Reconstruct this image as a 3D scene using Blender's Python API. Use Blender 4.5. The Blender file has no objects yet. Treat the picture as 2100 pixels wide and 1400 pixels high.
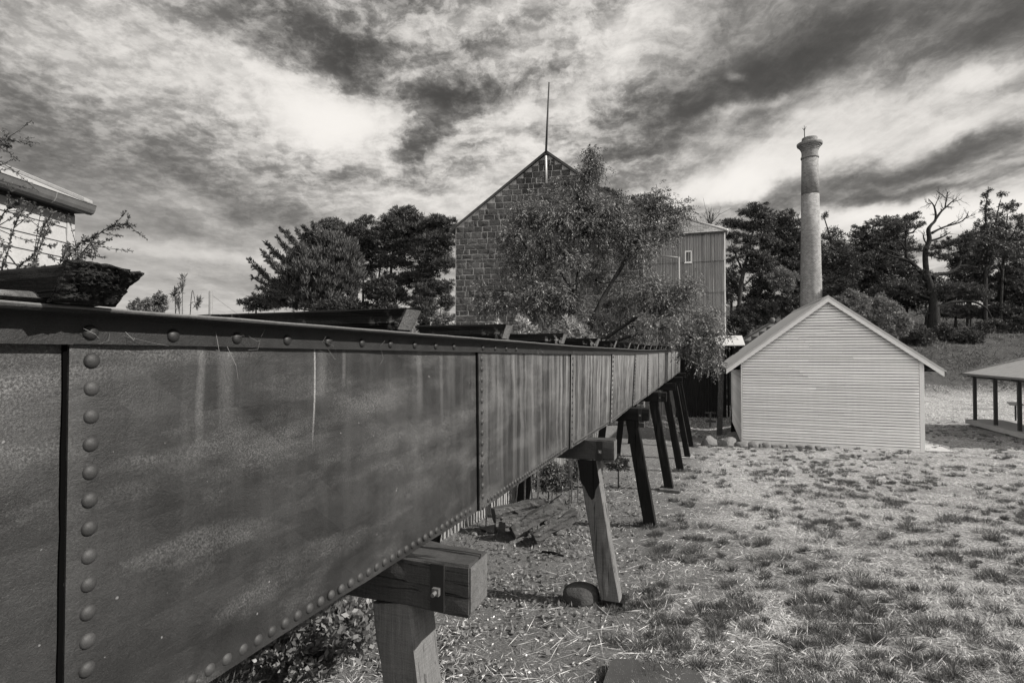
import bpy, math, random
import numpy as np
from mathutils import Vector, Matrix

# ------------------------------------------------------------------ frame of reference
# z = 0 is the photographer's eye, +Y is the view direction, metres everywhere.
FOC = 1110.0                      # focal length in pixels of a 2100 px wide frame
PITCH = math.radians(1.084)
HEAD = math.radians(19.4)         # heading of the flume, right of +Y
N = np.array([math.cos(HEAD), -math.sin(HEAD), 0.0])   # outward normal of the flume's sunny side
T = np.array([math.sin(HEAD), math.cos(HEAD), 0.0])    # along the flume, away from the eye
UP = np.array([0.0, 0.0, 1.0])
SUN_AZ = math.radians(108.5)
SUN_EL = math.radians(35.0)
scene = bpy.context.scene
COL = scene.collection

# camera
cam_d = bpy.data.cameras.new("camera")
cam_d.sensor_width = 36.0
cam_d.lens = FOC / 2100.0 * 36.0
cam_d.clip_start = 0.02
cam_d.clip_end = 6000.0
cam = bpy.data.objects.new("camera", cam_d)
cam.location = (0, 0, 0)
cam.rotation_euler = (math.radians(90) + PITCH, 0, 0)
COL.objects.link(cam)
scene.camera = cam

# exposure
scene.view_settings.view_transform = 'Standard'
scene.view_settings.look = 'None'
EXPO = 0.72
scene.view_settings.exposure = EXPO
scene.view_settings.gamma = 1.0
scene.view_settings.use_curve_mapping = False

# sun
TINT = (1.04, 1.0, 0.95)
sun_d = bpy.data.lights.new("sun", 'SUN')
sun_d.energy = 4.7
sun_d.angle = math.radians(0.55)
sun_d.color = (1.04, 1.0, 0.945)
sun = bpy.data.objects.new("sun", sun_d)
SUN = Vector((math.sin(SUN_AZ) * math.cos(SUN_EL), math.cos(SUN_AZ) * math.cos(SUN_EL), math.sin(SUN_EL)))
sun.rotation_mode = 'QUATERNION'
sun.rotation_quaternion = SUN.to_track_quat('Z', 'Y')
sun.location = (30, -20, 30)
COL.objects.link(sun)


def ray(px, py):
    a = (px - 1050.0) / FOC
    b = (700.0 - py) / FOC
    cp, sp = math.cos(PITCH), math.sin(PITCH)
    return np.array([a, cp - b * sp, sp + b * cp])


def P(px, py, Z):
    d = ray(px, py)
    return d * (Z / d[1])


# ------------------------------------------------------------------ node helper
class NT:
    def __init__(self, tree):
        self.t = tree

    def n(self, kind, _props=None, **inp):
        nd = self.t.nodes.new(kind)
        if _props:
            for k, v in _props.items():
                setattr(nd, k, v)
        for k, v in inp.items():
            key = int(k[1:]) if k[0] == 'i' and k[1:].isdigit() else k.replace('_', ' ')
            self.put(nd.inputs[key], v)
        return nd

    def put(self, sock, v):
        if isinstance(v, bpy.types.NodeSocket):
            self.t.links.new(v, sock)
        elif isinstance(v, bpy.types.Node):
            self.t.links.new(v.outputs[0], sock)
        else:
            sock.default_value = v

    def m(self, op, a, b=0.0, c=None, clamp=False):
        nd = self.t.nodes.new('ShaderNodeMath')
        nd.operation = op
        nd.use_clamp = clamp
        self.put(nd.inputs[0], a)
        self.put(nd.inputs[1], b)
        if c is not None:
            self.put(nd.inputs[2], c)
        return nd.outputs[0]

    def vm(self, op, a, b=None, s=None):
        nd = self.t.nodes.new('ShaderNodeVectorMath')
        nd.operation = op
        self.put(nd.inputs[0], a)
        if b is not None:
            self.put(nd.inputs[1], b)
        if s is not None:
            self.put(nd.inputs['Scale'], s)
        return nd.outputs['Value'] if op in ('LENGTH', 'DOT_PRODUCT') else nd.outputs[0]

    def noise(self, vec, scale, detail=4.0, rough=0.55, dist=0.0):
        nd = self.n('ShaderNodeTexNoise', Vector=vec, Scale=scale, Detail=detail, Roughness=rough, Distortion=dist)
        return nd.outputs[0]

    def ramp(self, fac, pts, mode='LINEAR'):
        nd = self.t.nodes.new('ShaderNodeValToRGB')
        r = nd.color_ramp
        r.interpolation = mode
        while len(r.elements) < len(pts):
            r.elements.new(0.5)
        for e, (p, v) in zip(r.elements, pts):
            e.position = p
            e.color = (v, v, v, 1)
        self.put(nd.inputs[0], fac)
        return nd.outputs[0]

    def mix(self, f, a, b):
        """scalar mix"""
        nd = self.t.nodes.new('ShaderNodeMix')
        nd.data_type = 'FLOAT'
        self.put(nd.inputs[0], f)
        self.put(nd.inputs[2], a)
        self.put(nd.inputs[3], b)
        return nd.outputs[0]

    def mapping(self, vec, loc=(0, 0, 0), rot=(0, 0, 0), scale=(1, 1, 1), kind='POINT'):
        nd = self.n('ShaderNodeMapping', {'vector_type': kind}, Vector=vec)
        nd.inputs['Location'].default_value = loc
        nd.inputs['Rotation'].default_value = rot
        nd.inputs['Scale'].default_value = scale
        return nd.outputs[0]


MATS = {}


def material(name, build, rough=0.8, spec=0.3, metallic=0.0):
    """build(nt) returns (grey value socket, bump height socket or None, bump distance, rough or None)"""
    m = bpy.data.materials.new(name)
    m.use_nodes = True
    t = m.node_tree
    t.nodes.clear()
    nt = NT(t)
    out = t.nodes.new('ShaderNodeOutputMaterial')
    bs = t.nodes.new('ShaderNodeBsdfPrincipled')
    bs.inputs['Roughness'].default_value = rough
    bs.inputs['Specular IOR Level'].default_value = spec
    bs.inputs['Metallic'].default_value = metallic
    g, hgt, dist, rs = build(nt)
    if isinstance(g, (int, float)):
        bs.inputs['Base Color'].default_value = (g, g, g, 1)
    else:
        cc = nt.n('ShaderNodeCombineColor', Red=g, Green=g, Blue=g)
        t.links.new(cc.outputs[0], bs.inputs['Base Color'])
    if hgt is not None:
        b = nt.n('ShaderNodeBump', Height=hgt, Distance=dist, Strength=1.0)
        t.links.new(b.outputs[0], bs.inputs['Normal'])
    if rs is not None:
        nt.put(bs.inputs['Roughness'], rs)
    t.links.new(bs.outputs[0], out.inputs[0])
    MATS[name] = m
    return m


def leaf_material(name, lo, hi, trans=0.25, rough=0.55, scale=6.0, spec=0.35):
    m = bpy.data.materials.new(name)
    m.use_nodes = True
    t = m.node_tree
    t.nodes.clear()
    nt = NT(t)
    out = t.nodes.new('ShaderNodeOutputMaterial')
    bs = t.nodes.new('ShaderNodeBsdfPrincipled')
    tr = t.nodes.new('ShaderNodeBsdfTranslucent')
    mx = t.nodes.new('ShaderNodeMixShader')
    co = nt.n('ShaderNodeTexCoord').outputs['Object']
    geo = t.nodes.new('ShaderNodeNewGeometry')
    rnd = geo.outputs['Random Per Island']
    a = nt.noise(co, scale, 3, 0.6)
    f = nt.m('ADD', nt.m('MULTIPLY', rnd, 0.6), nt.m('MULTIPLY', a, 0.4))
    v = nt.mix(f, lo, hi)
    cc = nt.n('ShaderNodeCombineColor', Red=v, Green=v, Blue=v)
    t.links.new(cc.outputs[0], bs.inputs['Base Color'])
    t.links.new(cc.outputs[0], tr.inputs[0])
    bs.inputs['Roughness'].default_value = rough
    bs.inputs['Specular IOR Level'].default_value = spec
    mx.inputs[0].default_value = trans
    t.links.new(bs.outputs[0], mx.inputs[1])
    t.links.new(tr.outputs[0], mx.inputs[2])
    t.links.new(mx.outputs[0], out.inputs[0])
    MATS[name] = m
    return m


# ------------------------------------------------------------------ sky (world)
def build_world():
    w = bpy.data.worlds.new("World")
    scene.world = w
    w.use_nodes = True
    t = w.node_tree
    t.nodes.clear()
    nt = NT(t)
    out = t.nodes.new('ShaderNodeOutputWorld')
    bg = t.nodes.new('ShaderNodeBackground')
    STR = 0.1
    bg.inputs['Strength'].default_value = STR
    sky = t.nodes.new('ShaderNodeTexSky')
    sky.sky_type = 'NISHITA'
    sky.sun_disc = False
    sky.sun_elevation = SUN_EL
    sky.sun_rotation = SUN_AZ
    skyg = nt.n('ShaderNodeRGBToBW', Color=sky.outputs[0]).outputs[0]
    d = nt.n('ShaderNodeTexCoord').outputs['Generated']
    sp = nt.n('ShaderNodeSeparateXYZ', Vector=d)
    x, y, z = sp.outputs
    az = nt.m('ARCTAN2', x, y)
    el = nt.m('ARCSINE', z)
    ae = nt.n('ShaderNodeCombineXYZ', X=az, Y=el, Z=0.0).outputs[0]
    # cloud layer seen in perspective
    zz = nt.m('ADD', nt.m('MAXIMUM', z, 0.0), 0.10)
    pl = nt.n('ShaderNodeCombineXYZ', X=nt.m('DIVIDE', x, zz), Y=nt.m('DIVIDE', y, zz), Z=0.0).outputs[0]
    # warp
    wn = nt.n('ShaderNodeTexNoise', Vector=ae, Scale=7.0, Detail=5.0, Roughness=0.62).outputs['Color']
    wv = nt.vm('SCALE', nt.vm('SUBTRACT', wn, (0.5, 0.5, 0.5)), s=0.13)
    aw = nt.vm('ADD', ae, nt.vm('MULTIPLY', wv, (1.0, 0.62, 0.0)))
    val = nt.ramp(nt.m('MULTIPLY', el, 1.0), SKY_BASE)
    for (px, py, rx, ry, rot, amp) in SKY_BLOBS:
        dd = ray(px, py)
        dd = dd / np.linalg.norm(dd)
        a0 = math.atan2(dd[0], dd[1])
        e0 = math.asin(dd[2])
        k = 1.0 / FOC
        mp = nt.mapping(aw, (a0, e0, 0), (0, 0, math.radians(rot)), (rx * k, ry * k, 1), 'TEXTURE')
        gr = nt.n('ShaderNodeTexGradient', {'gradient_type': 'SPHERICAL'}, Vector=mp).outputs['Fac']
        sm = nt.n('ShaderNodeMapRange', {'interpolation_type': 'SMOOTHSTEP'}, Value=gr).outputs[0]
        val = nt.m('MULTIPLY_ADD', sm, amp, val)
    # detail: puffs, torn edges and combed streaks
    def crisp(n, lo, hi):
        return nt.m('SUBTRACT', nt.n('ShaderNodeMapRange', {'interpolation_type': 'SMOOTHSTEP'}, Value=n, i1=lo, i2=hi).outputs[0], 0.5)
    n1 = nt.noise(nt.mapping(pl, (3.1, 1.7, 0), (0, 0, 0), (0.8, 1.2, 1)), 2.3, 12.0, 0.60, 0.0)
    st = nt.mapping(pl, (0.4, 0, 0), (0, 0, math.radians(14)), (3.2, 0.42, 1))
    n2 = nt.noise(st, 1.0, 10.0, 0.64, 0.3)
    n3 = nt.noise(nt.mapping(aw, (0.2, 0.3, 0), (0, 0, math.radians(-14)), (1.0, 1.9, 1)), 13.0, 12.0, 0.66, 0.0)
    n4 = nt.noise(nt.mapping(pl, (0.7, 9.1, 0), (0, 0, math.radians(20)), (1.0, 1.0, 1)), 15.0, 10.0, 0.66, 0.0)
    rgt = nt.n('ShaderNodeMapRange', {'interpolation_type': 'SMOOTHSTEP'}, Value=az, i1=0.12, i2=0.42).outputs[0]
    low = nt.n('ShaderNodeMapRange', {'interpolation_type': 'SMOOTHSTEP'}, Value=el, i1=0.16, i2=0.36).outputs[0]
    puff = nt.m('MULTIPLY', crisp(n1, 0.36, 0.62), nt.mix(rgt, nt.mix(low, 0.10, 0.20), 0.06))
    comb = nt.m('MULTIPLY', nt.m('SUBTRACT', n2, 0.5), nt.mix(rgt, 0.24, 0.80))
    fine = nt.m('MULTIPLY', crisp(n3, 0.40, 0.61), nt.mix(rgt, nt.mix(low, 0.10, 0.30), 0.13))
    tiny = nt.m('MULTIPLY', crisp(n4, 0.40, 0.63), nt.mix(rgt, nt.mix(low, 0.03, 0.20), 0.07))
    lft = nt.n('ShaderNodeMapRange', {'interpolation_type': 'SMOOTHSTEP'}, Value=az, i1=-0.72, i2=-0.30, i3=0.5, i4=1.0).outputs[0]
    calm = nt.m('MINIMUM', nt.m('MAXIMUM', nt.m('SUBTRACT', 1.55, val), 0.35), 0.85)
    lft = nt.m('MULTIPLY', lft, calm)
    tiny = nt.m('MULTIPLY', tiny, calm)
    val = nt.m('ADD', nt.m('ADD', val, nt.m('MULTIPLY', puff, lft)), nt.m('ADD', nt.m('ADD', comb, nt.m('MULTIPLY', fine, lft)), tiny))
    # soft shoulders in display values, then to linear light
    val = nt.m('ADD', nt.m('MULTIPLY', nt.m('TANH', nt.m('DIVIDE', nt.m('SUBTRACT', val, 0.60), 0.36)), 0.37), 0.605)
    lin = nt.m('POWER', val, 2.2)
    lin = nt.m('DIVIDE', lin, STR * 2 ** EXPO)
    lin = nt.mix(0.06, lin, skyg)
    # unseen sky behind the camera, brightened to fill the shaded shed gable
    glow = nt.n('ShaderNodeMapRange', {'interpolation_type': 'SMOOTHSTEP'}, Value=y, i1=-0.05, i2=-0.6).outputs[0]
    high = nt.n('ShaderNodeMapRange', {'interpolation_type': 'SMOOTHSTEP'}, Value=z, i1=0.12, i2=0.62).outputs[0]
    glow = nt.m('MULTIPLY', glow, high)
    lin = nt.m('MULTIPLY', lin, nt.m('MULTIPLY_ADD', glow, 6.2, 1.0))
    col = nt.n('ShaderNodeCombineColor', Red=nt.m('MULTIPLY', lin, TINT[0]), Green=nt.m('MULTIPLY', lin, TINT[1]),
               Blue=nt.m('MULTIPLY', lin, TINT[2])).outputs[0]
    t.links.new(col, bg.inputs['Color'])
    t.links.new(bg.outputs[0], out.inputs[0])
    w.cycles.sampling_method = 'MANUAL'
    w.cycles.sample_map_resolution = 512


SKY_BASE = [(0.0, 0.74), (0.10, 0.70), (0.22, 0.63), (0.38, 0.58), (0.55, 0.55), (1.0, 0.53)]
SKY_BLOBS = [
    # px, py, rx, ry, rotation (deg, counter-clockwise), amount in display value
    (700, 240, 170, 80, 0, 0.62), (600, 200, 300, 110, -14, 0.26), (380, 130, 380, 110, -22, 0.22),
    (250, 230, 300, 70, -20, 0.16), (760, 330, 120, 34, 0, 0.22), (820, 240, 60, 70, 0, 0.10),
    (120, 60, 260, 90, -20, 0.16), (60, 240, 260, 90, -14, -0.10),
    (430, 370, 420, 70, -26, -0.16), (150, 350, 300, 60, -20, -0.12), (880, 383, 70, 22, -10, -0.22),
    (470, 520, 420, 22, 0, 0.14), (300, 470, 380, 20, 4, -0.08), (420, 575, 380, 16, 0, -0.07), (430, 440, 300, 22, -8, 0.08),
    (740, 120, 190, 56, 8, -0.36), (900, 185, 130, 36, 10, -0.28), (870, 285, 100, 56, 50, -0.28), (980, 190, 120, 40, 15, -0.22),
    (620, 60, 240, 50, 5, -0.16), (1010, 75, 120, 30, 10, -0.22), (560, 150, 120, 40, 0, -0.10),
    (1050, 30, 300, 70, 10, 0.30), (1300, 80, 260, 110, 30, 0.38), (1080, 120, 260, 60, 15, 0.22), (1060, 230, 190, 50, 12, 0.40),
    (1180, 225, 60, 60, -50, 0.24), (1060, 290, 150, 30, 0, 0.24), (830, 135, 90, 40, 0, 0.14),
    (930, 400, 260, 80, 14, 0.30), (1080, 340, 160, 60, 10, 0.20), (760, 410, 260, 50, 0, 0.10),
    (1500, 190, 300, 80, 8, -0.23), (1360, 270, 200, 50, 6, -0.14), (1830, 70, 460, 90, 4, -0.30), (1620, 110, 240, 60, 10, -0.11),
    (1500, 152, 44, 14, -8, 0.34), (2060, 110, 240, 90, 0, -0.18), (1830, 30, 90, 40, 40, 0.14),
    (1720, 150, 240, 44, 8, 0.22), (1850, 185, 330, 40, 4, 0.14), (2040, 150, 130, 22, 12, 0.26), (1500, 232, 260, 20, 6, 0.22),
    (1560, 340, 420, 70, 20, 0.36), (1800, 285, 420, 44, 14, 0.30), (1980, 255, 320, 30, 14, 0.26), (1400, 400, 240, 50, 14, 0.22),
    (1850, 345, 420, 30, 14, -0.20), (2000, 330, 300, 60, 4, -0.08), (1660, 382, 260, 30, 14, -0.20), (1880, 385, 320, 26, 6, -0.20),
    (1520, 388, 90, 40, 0, 0.30), (1880, 455, 320, 60, 2, 0.46), (1740, 440, 200, 34, 0, 0.22), (2090, 440, 160, 30, -8, 0.22),
    (1600, 430, 160, 30, 5, 0.14), (1540, 425, 200, 18, -4, -0.16), (1960, 352, 170, 12, 2, 0.18),
]
build_world()


# ------------------------------------------------------------------ mesh building
class MB:
    def __init__(self):
        self.v = []
        self.f = []
        self.uv = None

    def add(self, vs, fs):
        o = len(self.v)
        self.v.extend([tuple(map(float, p)) for p in vs])
        self.f.extend([tuple(i + o for i in f) for f in fs])

    def obox(self, o, a, b, c):
        """box from corner o with edge vectors a, b, c (right handed: a x b . c > 0)"""
        o, a, b, c = map(np.asarray, (o, a, b, c))
        vs = [o, o + a, o + a + b, o + b, o + c, o + a + c, o + a + b + c, o + b + c]
        fs = [(0, 3, 2, 1), (4, 5, 6, 7), (0, 1, 5, 4), (1, 2, 6, 5), (2, 3, 7, 6), (3, 0, 4, 7)]
        if np.dot(np.cross(a, b), c) < 0:
            fs = [tuple(reversed(f)) for f in fs]
        self.add(vs, fs)

    def cbox(self, c, ax, ay, az, sx, sy, sz):
        c = np.asarray(c)
        ax, ay, az = np.asarray(ax) * sx, np.asarray(ay) * sy, np.asarray(az) * sz
        self.obox(c - ax / 2 - ay / 2 - az / 2, ax, ay, az)

    def prism(self, poly, ext):
        poly = [np.asarray(p, float) for p in poly]
        ext = np.asarray(ext, float)
        n = len(poly)
        nrm = np.zeros(3)
        for i in range(n):
            nrm += np.cross(poly[i] - poly[0], poly[(i + 1) % n] - poly[0])
        fs = [tuple(range(n)), tuple(range(2 * n - 1, n - 1, -1))]
        fs += [(i, i + n, (i + 1) % n + n, (i + 1) % n) for i in range(n)]
        if np.dot(nrm, ext) > 0:
            fs = [tuple(reversed(f)) for f in fs]
        self.add(poly + [p + ext for p in poly], fs)

    def tube(self, path, radii, sides=6, caps=True):
        path = [np.asarray(p, float) for p in path]
        n = len(path)
        if np.isscalar(radii):
            radii = [radii] * n
        tang = []
        for i in range(n):
            d = path[min(i + 1, n - 1)] - path[max(i - 1, 0)]
            L = np.linalg.norm(d)
            tang.append(d / L if L > 1e-9 else UP)
        ref = np.array([0.0, 0.0, 1.0])
        if abs(tang[0][2]) > 0.9:
            ref = np.array([1.0, 0.0, 0.0])
        u = np.cross(tang[0], ref)
        u /= np.linalg.norm(u)
        vs = []
        for i in range(n):
            u = u - tang[i] * np.dot(u, tang[i])
            L = np.linalg.norm(u)
            u = u / L if L > 1e-6 else np.array([1.0, 0, 0])
            w = np.cross(tang[i], u)
            for k in range(sides):
                a = 2 * math.pi * k / sides
                vs.append(path[i] + (u * math.cos(a) + w * math.sin(a)) * radii[i])
        fs = []
        for i in range(n - 1):
            for k in range(sides):
                k2 = (k + 1) % sides
                fs.append((i * sides + k, i * sides + k2, (i + 1) * sides + k2, (i + 1) * sides + k))
        if caps:
            fs.append(tuple(range(sides - 1, -1, -1)))
            fs.append(tuple((n - 1) * sides + k for k in range(sides)))
        self.add(vs, fs)

    def lathe(self, c, prof, sides=40, caps=True):
        """prof: list of (radius, z)"""
        c = np.asarray(c, float)
        vs = []
        for r, z in prof:
            for k in range(sides):
                a = 2 * math.pi * k / sides
                vs.append(c + np.array([r * math.cos(a), r * math.sin(a), z]))
        fs = []
        for i in range(len(prof) - 1):
            for k in range(sides):
                k2 = (k + 1) % sides
                fs.append((i * sides + k, i * sides + k2, (i + 1) * sides + k2, (i + 1) * sides + k))
        if caps:
            fs.append(tuple(range(sides - 1, -1, -1)))
            fs.append(tuple((len(prof) - 1) * sides + k for k in range(sides)))
        self.add(vs, fs)

    def timber(self, p0, p1, w, h, side, rng, seg=10, jit=0.004, slant0=0.0, slant1=0.0, rag1=0.0, chamf=0.006):
        """a sawn baulk from p0 to p1; side = direction of its width w; slight wander, worn arrises"""
        p0, p1 = np.asarray(p0, float), np.asarray(p1, float)
        ax = p1 - p0
        L = np.linalg.norm(ax)
        ax = ax / L
        side = np.asarray(side, float)
        side = side - ax * np.dot(side, ax)
        side /= np.linalg.norm(side)
        up = np.cross(ax, side)
        if up[2] < 0 and abs(ax[2]) < 0.7:
            up = -up
        nw, nh = 4, 4
        ring = []
        for i in range(nw):
            ring.append((-w / 2 + chamf + (w - 2 * chamf) * i / (nw - 1), -h / 2))
        for i in range(nh):
            ring.append((w / 2, -h / 2 + chamf + (h - 2 * chamf) * i / (nh - 1)))
        for i in range(nw):
            ring.append((w / 2 - chamf - (w - 2 * chamf) * i / (nw - 1), h / 2))
        for i in range(nh):
            ring.append((-w / 2, h / 2 - chamf - (h - 2 * chamf) * i / (nh - 1)))
        k = len(ring)
        wob = rng.normal(0, 1, (k,))
        vs = []
        for s in range(seg + 1):
            t = s / seg
            wob = 0.75 * wob + 0.66 * rng.normal(0, 1, (k,))
            for j, (a, b) in enumerate(ring):
                sl = 0.0
                if s == 0:
                    sl = -slant0 * (b / h)
                if s == seg:
                    sl = slant1 * (b / h) + (rng.uniform(-rag1, 0) if rag1 else 0.0)
                e = jit * wob[j]
                rr = math.hypot(a, b)
                vs.append(p0 + ax * (L * t + sl) + side * (a * (1 + e / rr)) + up * (b * (1 + e / rr)))
        fs = []
        flip = np.dot(np.cross(side, up), ax) < 0
        for s in range(seg):
            for j in range(k):
                j2 = (j + 1) % k
                q = (s * k + j, s * k + j2, (s + 1) * k + j2, (s + 1) * k + j)
                fs.append(tuple(reversed(q)) if flip else q)
        e0 = tuple(range(k - 1, -1, -1))
        fs.append(tuple(reversed(e0)) if flip else e0)
        if rag1:
            # ragged, rotten end: fan with a sunken jittered grid
            o = seg * k
            ctr = p1 - ax * (rag1 * 0.7)
            inner = []
            for j, (a, b) in enumerate(ring):
                sl = slant1 * (b / h) * 0.55 - rng.uniform(0.0, rag1)
                inner.append(p1 + ax * sl + side * a * 0.55 + up * b * 0.55)
            vs.extend(inner)
            vs.append(ctr)
            ib = (seg + 1) * k
            for j in range(k):
                j2 = (j + 1) % k
                q = (o + j, o + j2, ib + j2, ib + j)
                fs.append(tuple(reversed(q)) if flip else q)
                q = (ib + j, ib + j2, ib + k)
                fs.append(tuple(reversed(q)) if flip else q)
        else:
            e1 = tuple(seg * k + j for j in range(k))
            fs.append(tuple(reversed(e1)) if flip else e1)
        self.add(vs, fs)

    def build(self, name, mat, parent=None, smooth=False):
        return mesh_obj(name, np.array(self.v, float), self.f, mat, parent, smooth)


def root_loc(o):
    """world location of an object built here (no rotations are used on parents)"""
    p = np.zeros(3)
    while o is not None:
        p = p + np.array(o.location)
        o = o.parent
    return p


def mesh_obj(name, v, f, mat, parent=None, smooth=False, loc=None):
    me = bpy.data.meshes.new(name)
    v = np.asarray(v, float).reshape(-1, 3)
    if parent is not None:
        base = root_loc(parent)
    else:
        base = np.array(loc, float) if loc is not None else np.zeros(3)
    v = v - base
    if isinstance(f, np.ndarray):
        n, k = f.shape
        me.vertices.add(len(v))
        me.vertices.foreach_set('co', v.astype(np.float32).ravel())
        me.loops.add(n * k)
        me.polygons.add(n)
        me.polygons.foreach_set('loop_start', np.arange(0, n * k, k, dtype=np.int32))
        me.loops.foreach_set('vertex_index', f.astype(np.int32).ravel())
        me.update(calc_edges=True)
    else:
        me.from_pydata([tuple(p) for p in v], [], f)
    if smooth:
        me.polygons.foreach_set('use_smooth', [True] * len(me.polygons))
    me.materials.append(MATS[mat])
    o = bpy.data.objects.new(name, me)
    COL.objects.link(o)
    if parent is not None:
        o.parent = parent
    elif loc is not None:
        o.location = tuple(base)
    return o


def tag(o, label=None, cat=None, group=None, kind=None):
    if label:
        o['label'] = label
    if cat:
        o['category'] = cat
    if group:
        o['group'] = group
    if kind:
        o['kind'] = kind
    return o


def thing(name, label, cat, loc, group=None):
    o = bpy.data.objects.new(name, None)
    o.empty_display_size = 0.2
    o.location = tuple(float(c) for c in loc)
    COL.objects.link(o)
    return tag(o, label, cat, group)


# ------------------------------------------------------------------ terrain
def smooth01(t):
    t = np.clip(t, 0, 1)
    return t * t * (3 - 2 * t)


def ground_z(x, y):
    x = np.asarray(x, float)
    y = np.asarray(y, float)
    yy = np.clip(y, -6, 60)
    # falls away from the eye, levels out at about 22 m
    base = -2.1 - 0.085 * np.where(yy < 16, yy, 16 + 5.5 * (1 - np.exp(-np.clip(yy - 16, 0, None) / 5.5)))
    base = np.where(y < -6, -2.1 + 0.51, base)
    # paddock rising behind on the right
    side = smooth01((x - 6.0) / 14.0)
    hill = 6.3 * smooth01((y - 44.0) / 21.0) + 0.12 * np.clip(y - 66, 0, 95) + 0.01 * np.clip(y - 160, 0, 400)
    base = base + side * hill + (1 - side) * 3.0 * smooth01((y - 34) / 30)
    # hollow by the wheel pit
    base = base - 0.75 * np.exp(-(((x - 10.6) / 2.2) ** 2 + ((y - 28.6) / 4.0) ** 2))
    # gentle swell of the lawn and scuffed ground
    base = base + 0.10 * np.exp(-(((x - 5.0) / 4.5) ** 2 + ((y - 12.0) / 5.0) ** 2))
    base = base + 0.035 * np.sin(x * 1.3 + 0.6 * np.sin(y * 0.9)) * np.cos(y * 1.1 + 0.5 * np.sin(x * 0.7))
    base = base + 0.015 * np.sin(x * 4.1 + 1.3 * np.sin(y * 2.7)) * np.cos(y * 3.7 + 1.1 * np.sin(x * 3.3))
    return base


def gz(x, y):
    return float(ground_z(x, y))


def on_ground(px, py, lo=1.5, hi=200.0):
    """point where the ray through a photo pixel meets the ground"""
    d = ray(px, py)
    d = d / d[1]
    prev = None
    Z = lo
    while Z < hi:
        p = d * Z
        if p[2] < gz(p[0], p[1]):
            return np.array([p[0], p[1], gz(p[0], p[1])])
        Z *= 1.01
    return d * hi


# ------------------------------------------------------------------ materials
ROT_FL = (0, 0, HEAD)    # rotates object coordinates so that x = outward from flume, y = along it


def mat_ground(nt):
    co = nt.n('ShaderNodeTexCoord').outputs['Object']
    big = nt.noise(co, 0.55, 4, 0.6)
    mid = nt.noise(co, 2.6, 5, 0.65)
    fib = nt.noise(nt.mapping(co, scale=(1, 1.6, 1)), 34.0, 5, 0.75, 1.2)
    fine = nt.noise(co, 120.0, 3, 0.7)
    v = nt.m('ADD', nt.m('MULTIPLY', mid, 0.55), nt.m('MULTIPLY', big, 0.45))
    patch = nt.ramp(v, [(0.36, 0.0), (0.52, 1.0)])
    straw = nt.mix(nt.ramp(fib, [(0.40, 0), (0.60, 1)]), 0.012, 0.52)
    dark = nt.mix(fib, 0.02, 0.16)
    g = nt.mix(patch, dark, straw)
    tuft = nt.ramp(nt.noise(nt.mapping(co, loc=(5, 2, 0)), 7.5, 4, 0.65, 0.4), [(0.54, 0.0), (0.66, 1.0)])
    g = nt.mix(nt.m('MULTIPLY', tuft, 0.5), g, nt.mix(fib, 0.03, 0.14))
    g = nt.m('MULTIPLY', g, nt.mix(nt.ramp(fine, [(0.3, 0), (0.7, 1)]), 0.4, 1.5))
    # bare earth with chips beside the flume
    sp = nt.n('ShaderNodeSeparateXYZ', Vector=nt.mapping(co, rot=ROT_FL)).outputs
    # distance right of the flume's line (line passes x' = -1.35)
    bare = nt.n('ShaderNodeMapRange', {'interpolation_type': 'SMOOTHSTEP'}, Value=nt.m('ADD', sp[0], nt.m('MULTIPLY', nt.m('SUBTRACT', mid, 0.5), 2.0)),
                i1=0.55, i2=-0.35).outputs[0]
    ys = nt.n('ShaderNodeSeparateXYZ', Vector=co).outputs[1]
    rise = nt.n('ShaderNodeMapRange', {'interpolation_type': 'SMOOTHSTEP'}, Value=nt.m('ADD', ys, nt.m('MULTIPLY', mid, 5.0)), i1=47.0, i2=53.0).outputs[0]
    g = nt.m('MULTIPLY', g, nt.mix(rise, 1.0, 0.20))
    earth = nt.mix(fine, 0.03, 0.20)
    chips = nt.ramp(nt.noise(co, 38, 2, 0.5), [(0.60, 0.0), (0.68, 1.0)])
    earth = nt.mix(nt.m('MULTIPLY', chips, 0.6), earth, 0.42)
    g = nt.mix(nt.m('MULTIPLY', bare, 0.8), g, earth)
    h = nt.m('ADD', nt.m('MULTIPLY', fib, 0.7), nt.m('MULTIPLY', fine, 0.35))
    return g, h, 0.05, None


material('ground_mat', mat_ground, rough=0.95, spec=0.1)


def along_at(px):
    """metres along the flume (from the point 10 m ahead) of the plate seen at photo column px"""
    z = np.linspace(1.0, 20.0, 4000)
    x = np.interp(z, SEAM_Z, SEAM_X)
    q = 1050 + x / z * FOC
    Z = z[np.argmin(np.abs(q - px))]
    return float((np.interp(Z, SEAM_Z, SEAM_X) - np.interp(10.0, SEAM_Z, SEAM_X)) * T[0] + (Z - 10.0) * T[1])


SEAM_Z = np.array([1.0895, 2.921, 4.889, 6.644, 8.818, 21.0])
SEAM_X = np.array([-0.900, -0.195, 0.524, 1.221, 2.002, 6.45])
DRIPS = [(along_at(410), 0.014, 0.22, 0.55), (along_at(462), 0.03, 0.20, 0.45), (along_at(641), 0.005, 0.30, 0.9), (along_at(655), 0.03, 0.16, 0.4), (along_at(702), 0.012, 0.10, 0.5),
         (along_at(860), 0.03, 0.3, 0.5), (along_at(905), 0.02, 0.4, 0.5), (along_at(925), 0.05, 0.25, 0.35), (along_at(1008), 0.05, 0.3, 0.5), (along_at(1050), 0.05, 0.28, 0.5)]


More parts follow.
